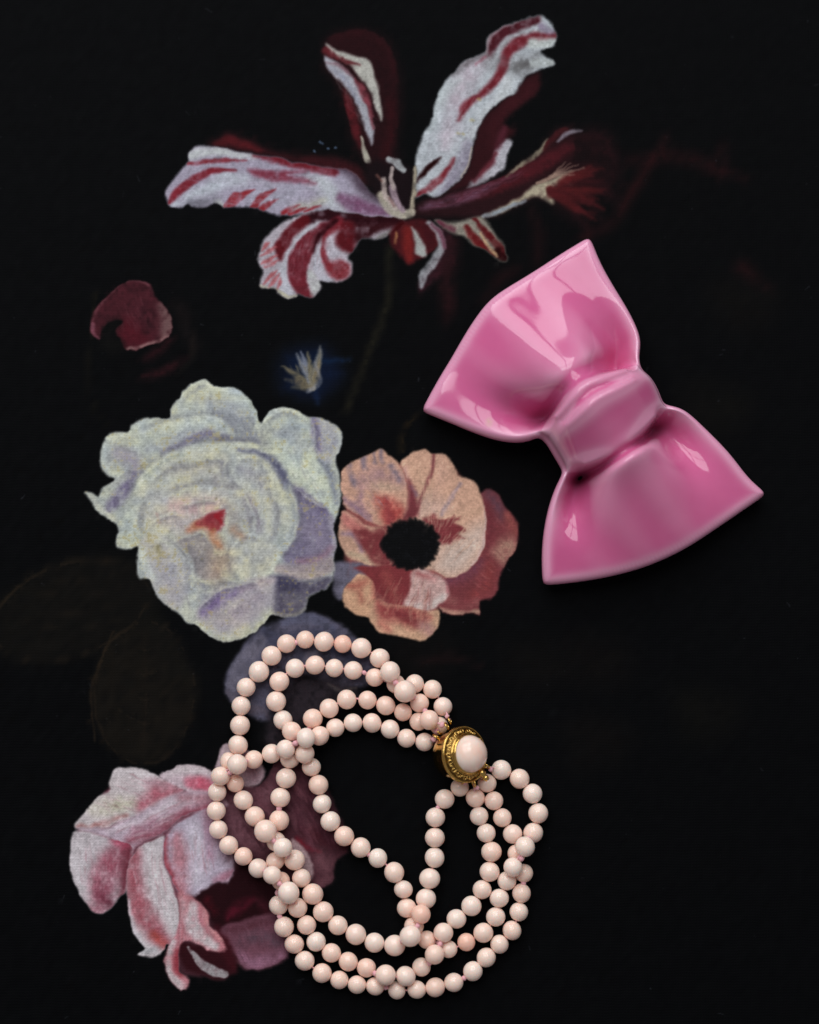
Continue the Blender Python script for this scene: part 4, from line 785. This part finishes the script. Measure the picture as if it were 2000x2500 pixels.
# glaze runs thin and pale over rims and ridges
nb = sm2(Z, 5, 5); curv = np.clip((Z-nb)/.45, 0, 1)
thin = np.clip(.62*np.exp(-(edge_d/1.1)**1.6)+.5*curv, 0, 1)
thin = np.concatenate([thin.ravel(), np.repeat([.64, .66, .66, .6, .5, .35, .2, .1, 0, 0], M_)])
fleck = np.zeros(len(VB)); fp = np.append(bpx([(372, 903)])[0], 0)
fleck[:gi.size] = np.clip(1.2-np.linalg.norm((VB[:gi.size, :2]-fp[:2])*[1, .75], axis=1)/1.0, 0, 1)

m, N, L, bs = new_mat('pink_glaze')
tn = N.new('ShaderNodeAttribute'); tn.attribute_name = 'thin'; fl = N.new('ShaderNodeAttribute'); fl.attribute_name = 'fleck'
tc = N.new('ShaderNodeTexCoord'); nz = N.new('ShaderNodeTexNoise'); nz.inputs['Scale'].default_value = 55; nz.inputs['Detail'].default_value = 4; L.new(tc.outputs['Object'], nz.inputs['Vector'])
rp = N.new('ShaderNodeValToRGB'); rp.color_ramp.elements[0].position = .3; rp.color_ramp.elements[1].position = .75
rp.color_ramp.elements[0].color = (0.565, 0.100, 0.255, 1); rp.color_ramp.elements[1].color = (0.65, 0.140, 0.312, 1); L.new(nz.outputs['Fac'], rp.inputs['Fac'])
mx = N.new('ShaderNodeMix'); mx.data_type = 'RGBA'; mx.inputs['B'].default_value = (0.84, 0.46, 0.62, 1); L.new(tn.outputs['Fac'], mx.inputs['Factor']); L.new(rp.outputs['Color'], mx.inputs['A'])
nf = N.new('ShaderNodeTexNoise'); nf.inputs['Scale'].default_value = 1400; L.new(tc.outputs['Object'], nf.inputs['Vector'])
fm = N.new('ShaderNodeMath'); fm.operation = 'MULTIPLY'; L.new(fl.outputs['Fac'], fm.inputs[0]); L.new(nf.outputs['Fac'], fm.inputs[1])
m2 = N.new('ShaderNodeMix'); m2.data_type = 'RGBA'; m2.inputs['B'].default_value = (0.45, 0.30, 0.16, 1); L.new(fm.outputs[0], m2.inputs['Factor']); L.new(mx.outputs['Result'], m2.inputs['A'])
L.new(m2.outputs['Result'], bs.inputs['Base Color'])
bs.inputs['IOR'].default_value = 1.54
rn = N.new('ShaderNodeTexNoise'); rn.inputs['Scale'].default_value = 140; rn.inputs['Detail'].default_value = 5; L.new(tc.outputs['Object'], rn.inputs['Vector'])
rq = N.new('ShaderNodeMapRange'); rq.inputs['From Min'].default_value = .35; rq.inputs['From Max'].default_value = .75; rq.inputs['To Min'].default_value = .045; rq.inputs['To Max'].default_value = .13; L.new(rn.outputs['Fac'], rq.inputs['Value']); L.new(rq.outputs[0], bs.inputs['Roughness'])
bs.inputs['Subsurface Weight'].default_value = .12; bs.inputs['Subsurface Radius'].default_value = (.002, .0008, .001); bs.inputs['Subsurface Scale'].default_value = 1
bn = N.new('ShaderNodeTexNoise'); bn.inputs['Scale'].default_value = 90; L.new(tc.outputs['Object'], bn.inputs['Vector'])
bp = N.new('ShaderNodeBump'); bp.inputs['Strength'].default_value = .03; bp.inputs['Distance'].default_value = .001; L.new(bn.outputs['Fac'], bp.inputs['Height']); L.new(bp.outputs['Normal'], bs.inputs['Normal'])
GLAZE = m
org = np.append(XY.reshape(-1, 2).mean(0), 0)
bow = bpy.data.objects.new('ceramic_bow', None); col.objects.link(bow); bow.location = org*1e-3; bow.empty_display_size = .02
bow['label'] = 'glossy pink glazed ceramic bow lying at the right of the flower print'; bow['category'] = 'ceramic bow'
for k, nm, lb in [(0, 'bow_loop', None), (1, 'center_knot', None), (2, 'bow_loop', None)]:
    fk = faces[fpart == k]; used = np.unique(fk); mp = -np.ones(len(VB), int); mp[used] = np.arange(len(used))
    me = mesh(nm, (VB[used]-org)*1e-3, mp[fk])
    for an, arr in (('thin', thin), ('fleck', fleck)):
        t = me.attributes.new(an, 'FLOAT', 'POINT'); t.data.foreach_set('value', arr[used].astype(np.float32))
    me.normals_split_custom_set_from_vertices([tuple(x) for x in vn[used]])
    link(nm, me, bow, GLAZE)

# ------------------------------------------------------------------ bead bracelet
A_, B_, C_, D_ = (480, 1500, 3.45), (880, 1500, 3.45), (480, 1960, 3.45), (880, 1960, 3.45)
# each bead: crop, x, y, level (how many strands it lies on), size factor, tint (0 pale .. 1 coral)
S1 = [(B_,540,1075,0,.96,.2),(B_,385,1043,0,.98,.35),(B_,250,968,0,1,.05),(B_,100,915,0,1,.3),(A_,1310,916,0,.98,.25),(A_,1165,958,0,.97,.45),(A_,1040,1000,1,1,.5),(A_,920,1058,2,1,.1),(A_,757,1118,2,.98,.2),(A_,630,1178,1,1.02,.25),(A_,490,1220,0,.96,.5),(A_,335,1260,1,1.06,.3),(A_,208,1357,1,.98,.45),(A_,175,1503,0,.97,.3),(A_,168,1648,0,1,.4),
      (C_,187,220,0,1,.35),(C_,273,357,0,.98,.5),(C_,400,455,0,.96,.65),(C_,522,537,0,1.02,.2),(C_,645,613,1,.97,.15),(C_,768,748,1,1.12,.1),(C_,850,893,1,1.02,.6),(C_,927,1025,0,1,.45),(C_,1000,1157,0,1,.1),(C_,1137,1265,0,.99,.5),(C_,1278,1337,0,1,.6),(C_,1425,1397,1,1.02,.7),(C_,1580,1467,1,1.08,.3),
      (D_,380,1475,1,1.02,.15),(D_,507,1387,0,.97,.35),(D_,617,1263,1,1.02,.5),(D_,705,1118,1,1.03,.35),(D_,812,975,0,1.02,.15),(D_,932,868,0,1.05,.1),(D_,1027,733,0,1,.35),(D_,1103,585,0,1.04,.4),(D_,1097,400,0,1.07,.5),(D_,1055,250,0,.98,.3),(D_,1005,113,0,.96,.2),(B_,978,1557,1,.99,.7)]
S2 = [(B_,592,900,1,1.03,.8),(B_,500,745,0,1,.6),(B_,373,640,1,1.14,.35),(B_,255,495,1,1.08,.3),(B_,163,370,1,1.03,.3),(A_,1388,283,0,1.08,.3),(A_,1230,248,0,.95,1.0),(A_,1075,228,0,1.05,.3),(A_,915,212,0,.95,.7),(A_,755,250,0,.98,.5),(A_,633,347,0,1.04,.3),(A_,527,480,0,1.1,.25),(A_,418,614,0,1.0,.4),(A_,375,778,0,.99,.35),(A_,366,937,0,1.05,.45),(A_,345,1097,0,1.03,.4),(A_,275,1240,0,.95,.6),(A_,330,1430,0,.93,.9),(A_,395,1567,0,1,.4),
      (C_,487,113,0,1.07,.45),(C_,592,238,1,1.18,.4),(C_,720,373,1,1.02,.05),(C_,815,505,1,1.06,.35),(C_,890,632,0,.98,.3),(C_,968,770,0,1.09,.55),(C_,1065,908,0,1.07,.5),(C_,1198,1030,0,1.04,.5),(C_,1345,1107,0,1.08,.35),(C_,1492,1170,0,1.05,.1),(D_,277,1203,0,1.1,.3),(D_,428,1110,1,1.1,.1),(D_,505,950,1,1.02,1.0),(D_,553,803,0,1.04,.15),(D_,584,643,0,1.07,.12),(D_,625,460,0,1.05,.25),(D_,629,295,0,1.04,.4),(D_,633,123,0,1.03,.35),(B_,710,1555,0,1.02,.4),(B_,842,1460,0,.95,.4)]
S3 = [(B_,697,775,0,1,.2),(B_,590,638,0,.98,.55),(B_,462,588,0,.98,.4),(B_,300,580,0,.96,.7),(B_,122,530,0,.98,.6),(A_,1320,470,0,.97,.4),(A_,1160,453,0,.96,.25),(A_,998,427,0,1,.4),(A_,830,455,0,1.01,.2),(A_,697,565,0,1.04,.4),(A_,673,737,0,1.07,.35),(A_,730,890,0,1.02,.05),(A_,803,1005,0,.98,.55),(A_,893,1163,1,1.02,.5),(A_,970,1290,0,.97,.5),(A_,1025,1437,0,1.02,.6),(A_,1058,1590,0,1,.1),
      (C_,1128,155,0,1.04,.1),(C_,1243,277,0,1.08,.65),(C_,1382,378,0,1.05,.4),(C_,1527,465,0,1,.05),(D_,287,590,0,1.07,.5),(D_,360,727,0,.96,.3),(D_,390,885,0,1,.45),(D_,455,1038,0,1,.6),(D_,568,1165,0,.97,.7),(D_,737,1207,0,.94,.5),(D_,892,1172,0,.93,1.1),(D_,1035,1093,0,1.06,.4),(D_,1143,945,0,1,.35),(D_,1175,797,0,.98,.3),(D_,1230,665,1,1,.3),(D_,1290,530,1,1,.15),(D_,1380,375,1,1.03,.1),(D_,1457,253,0,1.04,.5),(D_,1497,88,0,1.06,.4),(B_,1450,1507,0,1.03,.1),(B_,1343,1385,0,1.03,.4),(B_,1187,1308,0,1.03,.2)]
S4 = [(B_,650,930,0,.95,.6),(B_,490,895,0,.95,.75),(B_,365,820,0,.95,.85),(B_,215,768,0,1,.65),(A_,1440,720,0,.99,.6),(A_,1265,715,0,1.03,.5),(A_,1115,795,0,1,.45),(A_,990,892,0,1.04,.6),(A_,888,1040,0,.95,.5),(A_,800,1212,0,1,.6),(A_,755,1375,0,1.05,.3),(A_,707,1543,0,1.05,.35),
      (C_,690,152,0,1.06,.65),(C_,672,325,0,1,.4),(C_,672,495,0,.96,.6),(C_,712,655,0,.97,.9),(C_,708,870,0,1,.45),(C_,736,1045,0,1.03,.4),(C_,823,1190,0,1.01,.55),(C_,911,1330,0,1.02,.4),(C_,1060,1435,0,1.02,.5),(C_,1205,1492,0,.95,.6),(C_,1357,1520,0,.96,.5),(C_,1512,1530,0,.95,.6),(D_,318,1560,0,.93,.4),(D_,475,1572,0,.96,.35),(D_,630,1553,0,1,.6),(D_,787,1513,0,1,.35),(D_,952,1415,0,1.01,.1),(D_,1065,1297,0,1,.4),(D_,1168,1193,0,.95,.4),(D_,1272,1080,0,1,.5),(D_,1335,918,0,.97,.35),(D_,1353,758,0,.98,.65),(D_,1360,600,0,.95,.7),(D_,1318,432,0,.97,.6),(D_,1280,257,0,1.01,.35),(D_,1197,123,0,1,.45),(B_,1125,1575,0,.98,.6),(B_,1060,1430,0,.97,.4)]
R0 = 0.00233
CL = at(1133, 1842, .0084)                                # clasp middle
UL_LOOPS = [at(1063, 1797, .006), at(1090, 1770, .0075), at(1098, 1757, .006), at(1070, 1785, .004)]
LR_LOOPS = [at(1158, 1915, .006), at(1130, 1908, .004), at(1190, 1872, .006), at(1176, 1898, .005)]

beads = []
for si, Sx in enumerate((S1, S2, S3, S4)):
    for bi, (cr, x, y, lv, sz, ti) in enumerate(Sx):
        px, py = cr[0]+x/cr[2], cr[1]+y/cr[2]
        r = R0*sz*(1+random.uniform(-.012, .012))
        beads.append(dict(s=si, i=bi, px=px, py=py, lv=lv, r=r, tint=ti, z=r+.00002))
byk = {(b['s'], b['i']): b for b in beads}
def xy(b): return at(b['px'], b['py'], b['z'])
# let the strands settle: keep each bead near its place, nothing may overlap, everything sinks until it rests
nb_ = len(beads); Rb = np.array([b['r'] for b in beads]); sid = np.array([b['s'] for b in beads]); iid = np.array([b['i'] for b in beads])
PX = np.array([b['px'] for b in beads]); PY = np.array([b['py'] for b in beads])
zz_ = Rb+np.array([b['lv'] for b in beads])*.0043
Pb = at(PX, PY, zz_)
adj = (sid[:, None] == sid[None]) & (np.abs(iid[:, None]-iid[None]) == 1)
RR = (Rb[:, None]+Rb[None])*np.where(adj, .985, .995); iu = np.triu_indices(nb_, 1)
ai, aj = np.where(np.triu(adj))
for it in range(260):
    tgt = at(PX, PY, Pb[:, 2]); Pb[:, :2] += .16*(tgt[:, :2]-Pb[:, :2]); Pb[:, 2] -= .00006
    d = Pb[aj]-Pb[ai]; Lg = np.linalg.norm(d, axis=1); mxl = Rb[ai]+Rb[aj]+.0009
    ov = np.clip(Lg-mxl, 0, None); c_ = (d/Lg[:, None])*(ov*.25)[:, None]; c_[:, :2] *= .3
    np.add.at(Pb, ai, c_); np.add.at(Pb, aj, -c_)
    for rep_ in range(3):
        dd = Pb[iu[1]]-Pb[iu[0]]; ln = np.linalg.norm(dd, axis=1)+1e-9; ov = RR[iu]-ln; h = ov > 0
        u_ = dd[h]/ln[h][:, None]; c_ = u_*(ov[h]*.5)[:, None]
        np.add.at(Pb, iu[0][h], -c_); np.add.at(Pb, iu[1][h], c_)
        Pb[:, 2] = np.maximum(Pb[:, 2], Rb+.00002)
for b, p in zip(beads, Pb): b['p'] = p
byk = {(b['s'], b['i']): b for b in beads}
def xy(b): return b['p']
print('bead drift px', np.abs((Pb-at(PX, PY, Pb[:, 2]))[:, :2]).max(0)*1e4, 'top', Pb[:, 2].max())

# coral material: milky, faintly clouded, each bead with its own tint
def coral(name, use_obj):
    m, N, L, bs = new_mat(name)
    tc = N.new('ShaderNodeTexCoord'); oi = N.new('ShaderNodeObjectInfo')
    mpn = N.new('ShaderNodeVectorMath'); mpn.operation = 'ADD'; cv = N.new('ShaderNodeCombineXYZ')
    mu = N.new('ShaderNodeMath'); mu.operation = 'MULTIPLY'; mu.inputs[1].default_value = 7.3; L.new(oi.outputs['Random'], mu.inputs[0])
    L.new(mu.outputs[0], cv.inputs['X']); L.new(mu.outputs[0], cv.inputs['Z'])
    L.new(tc.outputs['Object'], mpn.inputs[0]); L.new(cv.outputs[0], mpn.inputs[1])
    nz = N.new('ShaderNodeTexNoise'); nz.inputs['Scale'].default_value = 260; nz.inputs['Detail'].default_value = 2; L.new(mpn.outputs[0], nz.inputs['Vector'])
    r = N.new('ShaderNodeMapRange'); r.inputs['From Min'].default_value = .3; r.inputs['From Max'].default_value = .7; r.inputs['To Min'].default_value = -.22; r.inputs['To Max'].default_value = .22; L.new(nz.outputs['Fac'], r.inputs['Value'])
    ad = N.new('ShaderNodeMath'); ad.operation = 'ADD'; ad.use_clamp = True
    if use_obj:
        sp = N.new('ShaderNodeSeparateColor'); L.new(oi.outputs['Color'], sp.inputs[0]); L.new(sp.outputs[0], ad.inputs[0])
    else: ad.inputs[0].default_value = .34
    L.new(r.outputs[0], ad.inputs[1])
    rp = N.new('ShaderNodeValToRGB'); e = rp.color_ramp.elements
    e[0].position = 0; e[0].color = (.97, .80, .715, 1); e[1].position = 1; e[1].color = (.93, .47, .345, 1)
    k = e.new(.45); k.color = (.97, .675, .565, 1); L.new(ad.outputs[0], rp.inputs['Fac'])
    pn = N.new('ShaderNodeTexNoise'); pn.inputs['Scale'].default_value = 900; pn.inputs['Detail'].default_value = 1; L.new(mpn.outputs[0], pn.inputs['Vector'])
    pr_ = N.new('ShaderNodeMapRange'); pr_.inputs['From Min'].default_value = .735; pr_.inputs['From Max'].default_value = .78; pr_.inputs['To Max'].default_value = .6; L.new(pn.outputs['Fac'], pr_.inputs['Value'])
    pm = N.new('ShaderNodeMix'); pm.data_type = 'RGBA'; pm.inputs['B'].default_value = (.34, .15, .07, 1); L.new(pr_.outputs[0], pm.inputs['Factor']); L.new(rp.outputs['Color'], pm.inputs['A'])
    L.new(pm.outputs['Result'], bs.inputs['Base Color'])
    bs.inputs['Roughness'].default_value = .15 if use_obj else .10; bs.inputs['IOR'].default_value = 1.5
    bs.inputs['Subsurface Weight'].default_value = .45; bs.inputs['Subsurface Radius'].default_value = (.0024, .0013, .0010); bs.inputs['Subsurface Scale'].default_value = 1
    return m
CORAL = coral('bead_coral', True)
m, N, L, bs = new_mat('pink_silk'); PINK = m
bs.inputs['Base Color'].default_value = (.78, .40, .44, 1); bs.inputs['Roughness'].default_value = .75; bs.inputs['Sheen Weight'].default_value = .3
m, N, L, bs = new_mat('gold'); GOLD = m
tc = N.new('ShaderNodeTexCoord'); nz = N.new('ShaderNodeTexNoise'); nz.inputs['Scale'].default_value = 900; L.new(tc.outputs['Object'], nz.inputs['Vector'])
rr = N.new('ShaderNodeMapRange'); rr.inputs['To Min'].default_value = .07; rr.inputs['To Max'].default_value = .18; L.new(nz.outputs['Fac'], rr.inputs['Value']); L.new(rr.outputs[0], bs.inputs['Roughness'])
bs.inputs['Base Color'].default_value = (.66, .42, .12, 1); bs.inputs['Metallic'].default_value = 1

def bead_mesh(seed):
    g = random.Random(seed); bm = bmesh.new(); bmesh.ops.create_uvsphere(bm, u_segments=28, v_segments=16, radius=1)
    a = [g.uniform(-.03, .03) for _ in range(6)]
    for v in bm.verts:
        x, y, z = v.co; v.co *= 1+a[0]*x*y+a[1]*x+a[2]*y*z*2+a[3]*(z*z-.3)+a[4]*x*x
        rxy = math.hypot(x, y)
        if rxy < .12: v.co.z *= .985          # drilled ends
    me = bpy.data.meshes.new('bead'); bm.to_mesh(me); bm.free(); smooth(me); me.materials.append(CORAL); return me
BM = [bead_mesh(k) for k in range(7)]
def knot_mesh(seed):
    g = random.Random(seed); bm = bmesh.new(); bmesh.ops.create_icosphere(bm, subdivisions=2, radius=1)
    for v in bm.verts: v.co *= 1+.22*math.sin(5*v.co.x+seed)*math.cos(6*v.co.y+2*v.co.z)+g.uniform(-.05, .05)
    me = bpy.data.meshes.new('thread_knot'); bm.to_mesh(me); bm.free(); smooth(me); me.materials.append(PINK); return me
KM = [knot_mesh(k) for k in range(4)]

br = bpy.data.objects.new('bead_bracelet', None); col.objects.link(br); bc = at(920, 1980, 0); br.location = bc; br.empty_display_size = .02
br['label'] = 'four strand pale coral bead bracelet with round gold clasp coiled at lower centre'; br['category'] = 'bracelet'
for si, Sx in enumerate((S1, S2, S3, S4)):
    bl = [byk[(si, k)] for k in range(len(Sx))]
    pts = [xy(b) for b in bl]
    path = np.array([UL_LOOPS[si]]+pts+[LR_LOOPS[si]])-bc
    v, f = tube_data(catmull(path, 4), .00022, 6)
    st = link('strand', mesh('strand', v, f), br, PINK)
    for k, b in enumerate(bl):
        o = link('bead', random.choice(BM), st); p = pts[k]-bc
        o.location = p; o.scale = (b['r'],)*3
        tg = (pts[min(k+1, len(pts)-1)]-pts[max(k-1, 0)]); q = Vector(tg).to_track_quat('Z', 'Y')
        o.rotation_mode = 'QUATERNION'; o.rotation_quaternion = q @ Matrix.Rotation(random.uniform(0, 6.28), 3, 'Z').to_quaternion()
        tt = min(1, max(0, b['tint']*.55+.08+random.uniform(-.05, .05))); o.color = (tt, tt, tt, 1)
    allp = [UL_LOOPS[si]]+pts+[LR_LOOPS[si]]; rr_ = [0]+[b['r'] for b in bl]+[0]
    since = 3
    for k in range(len(allp)-1):
        d = allp[k+1]-allp[k]; Lg = np.linalg.norm(d); gap = Lg-rr_[k]-rr_[k+1]; since += 1
        if k in (0, len(allp)-2) or gap > .00042 or since >= 5 and gap > .00005:
            since = 0; u = d/Lg; mid = allp[k]+u*(rr_[k]+gap/2)
            sd_ = np.cross(u, [0, 0, 1.0]); sd_ /= np.linalg.norm(sd_)+1e-9
            mid = mid+sd_*random.choice((-1, 1))*random.uniform(.0001, .0007)+np.array([0, 0, .0003])
            o = link('thread_knot', random.choice(KM), st); o.location = mid-bc; q = random.uniform(.00052, .00068); o.scale = (q, q*1.1, q)
            o.rotation_euler = (random.uniform(0, 6), random.uniform(0, 6), random.uniform(0, 6))

# clasp: gold barrel leaning to the right, scrolled collar, coral cabochon
axz = np.array([.64, .08, .77]); axz /= np.linalg.norm(axz); axx = np.cross([0, 1.0, 0], axz); axx /= np.linalg.norm(axx); axy = np.cross(axz, axx)
Mc = Matrix([[axx[k], axy[k], axz[k], (CL-bc)[k]] for k in range(3)]+[[0, 0, 0, 1]])
def lathe(prof, n=72):
    V, F = [], []
    for r, z in prof:
        for k in range(n): a = 2*math.pi*k/n; V.append((r*math.cos(a)*1e-3, r*math.sin(a)*1e-3, z*1e-3))
    for i in range(len(prof)-1):
        for k in range(n): l = (k+1) % n; F.append((i*n+k, i*n+l, (i+1)*n+l, (i+1)*n+k))
    return V, F
body_prof = [(.05,-6.2),(3.6,-6.2),(4.9,-5.8),(5.5,-5.0),(5.75,-3.4),(5.9,-1.4),(6.0,-.9),(6.35,-.75),(6.7,-.55),(6.85,-.2),(6.8,.15),(6.6,.4),(6.35,.45),(6.2,.42),(5.9,.62),(5.5,.95),(5.1,1.35),(4.9,1.55),(4.85,1.8),(4.75,2.15),(4.55,2.3),(4.35,2.2),(4.2,1.9)]
m, N, L, bs = new_mat('tarnished_gold'); TARN = m
bs.inputs['Base Color'].default_value = (.16, .085, .022, 1); bs.inputs['Metallic'].default_value = 1; bs.inputs['Roughness'].default_value = .35
v, f = lathe(body_prof); cl = link('clasp', mesh('clasp', v, f), br, GOLD); cl.matrix_local = Mc
cl['label'] = 'round gold clasp with scrolled collar'
def surf(th, r):
    z = np.interp(r, [4.9, 5.1, 5.5, 5.9, 6.2, 6.35], [1.55, 1.35, .95, .62, .42, .45]); return np.array([r*math.cos(th), r*math.sin(th), z])*1e-3
parts = []
for k in range(18):
    th0 = 2*math.pi*k/18; sg = 1 if k % 2 else -1; P = []
    for a in np.linspace(-.5, 4.9, 16):
        rho = .56*(1-.13*a)
        P.append(surf(th0+sg*rho*math.cos(a)/5.6, 5.58+rho*math.sin(a)*1.0)+np.array([0, 0, .00012]))
    parts.append(tube_data(np.array(P), np.linspace(.00022, .00013, 16), 6))
    P = [surf(th0+.157+sg*.07*q, 5.15+.85*(q+1)/2)+np.array([0, 0, .00011]) for q in np.linspace(-1, 1, 6)]
    parts.append(tube_data(np.array(P), [.00005, .00013, .00016, .00016, .00013, .00005], 6))
vf, ff = lathe([(6.4,.50),(6.2,.47),(5.9,.67),(5.5,1.0),(5.1,1.40)]); link('collar_recess', mesh('collar_recess', vf, ff), cl, TARN)
v, f = join(parts); link('scroll_engraving', mesh('scroll_engraving', v, f), cl, GOLD)
parts = []
for rr_, zz, tr in [(6.62, .42, .00017), (4.98, 1.62, .00012)]:
    a = np.linspace(0, 2*math.pi, 96, endpoint=False); parts.append(tube_data(np.column_stack([rr_*np.cos(a), rr_*np.sin(a), 0*a+zz])*1e-3, tr, 6, True))
v, f = join(parts); link('collar_wire', mesh('collar_wire', v, f), cl, GOLD)
cab = [(4.45*math.cos(a), 2.0+4.0*math.sin(a)) for a in np.linspace(0, math.pi/2*.995, 22)]
v, f = lathe([(4.3, .9)]+cab, 64); link('cabochon', mesh('cabochon', v, f), cl, coral('cabochon_coral', False))
def loop_ring(p, r, nrm):
    nrm = np.asarray(nrm, float)/np.linalg.norm(nrm); u = np.cross(nrm, [0, 0, 1.0]); u /= np.linalg.norm(u)+1e-9; w_ = np.cross(nrm, u)
    a = np.linspace(0, 2*math.pi, 20, endpoint=False); P = p+r*(np.cos(a)[:, None]*u+np.sin(a)[:, None]*w_)
    return tube_data(P, .00024, 8, True)
inv = np.array(Mc.inverted())
def to_cl(P): P = np.asarray(P)-bc; return P@inv[:3, :3].T+inv[:3, 3]
for p, q in [(p, CL) for p in UL_LOOPS+LR_LOOPS]:
    d = (p-q); d[2] = 0; v, f = loop_ring(p-0.15*d/np.linalg.norm(d)*.002, .00085, np.cross(d, [0, 0, 1.0])+np.array([.2, .3, .5])*.004)
    link('strand_loop', mesh('strand_loop', to_cl(v), f), cl, GOLD)
# push-in tongue with its little knob at the lower right
P = np.array([at(1172, 1878, .0085), at(1178, 1888, .0085), at(1183, 1896, .0084), at(1187, 1901, .0082)])
v1 = tube_data(P, [.0006, .00085, .0006, .00055], 10); P2 = np.array([at(1182, 1894, .0085), at(1186, 1899, .0084), at(1190, 1904, .0082)]); v2 = tube_data(P2, [.0005, .00085, .0006], 10)
v, f = join([v1, v2]); link('push_tab', mesh('push_tab', to_cl(v), f), cl, GOLD)
P = np.array([at(1140, 1902, .0066), at(1152, 1905, .0064), at(1164, 1901, .0066), at(1172, 1893, .007)])
v, f = tube_data(catmull(P, 4), .00028, 8); link('tongue_edge', mesh('tongue_edge', to_cl(v), f), cl, GOLD)
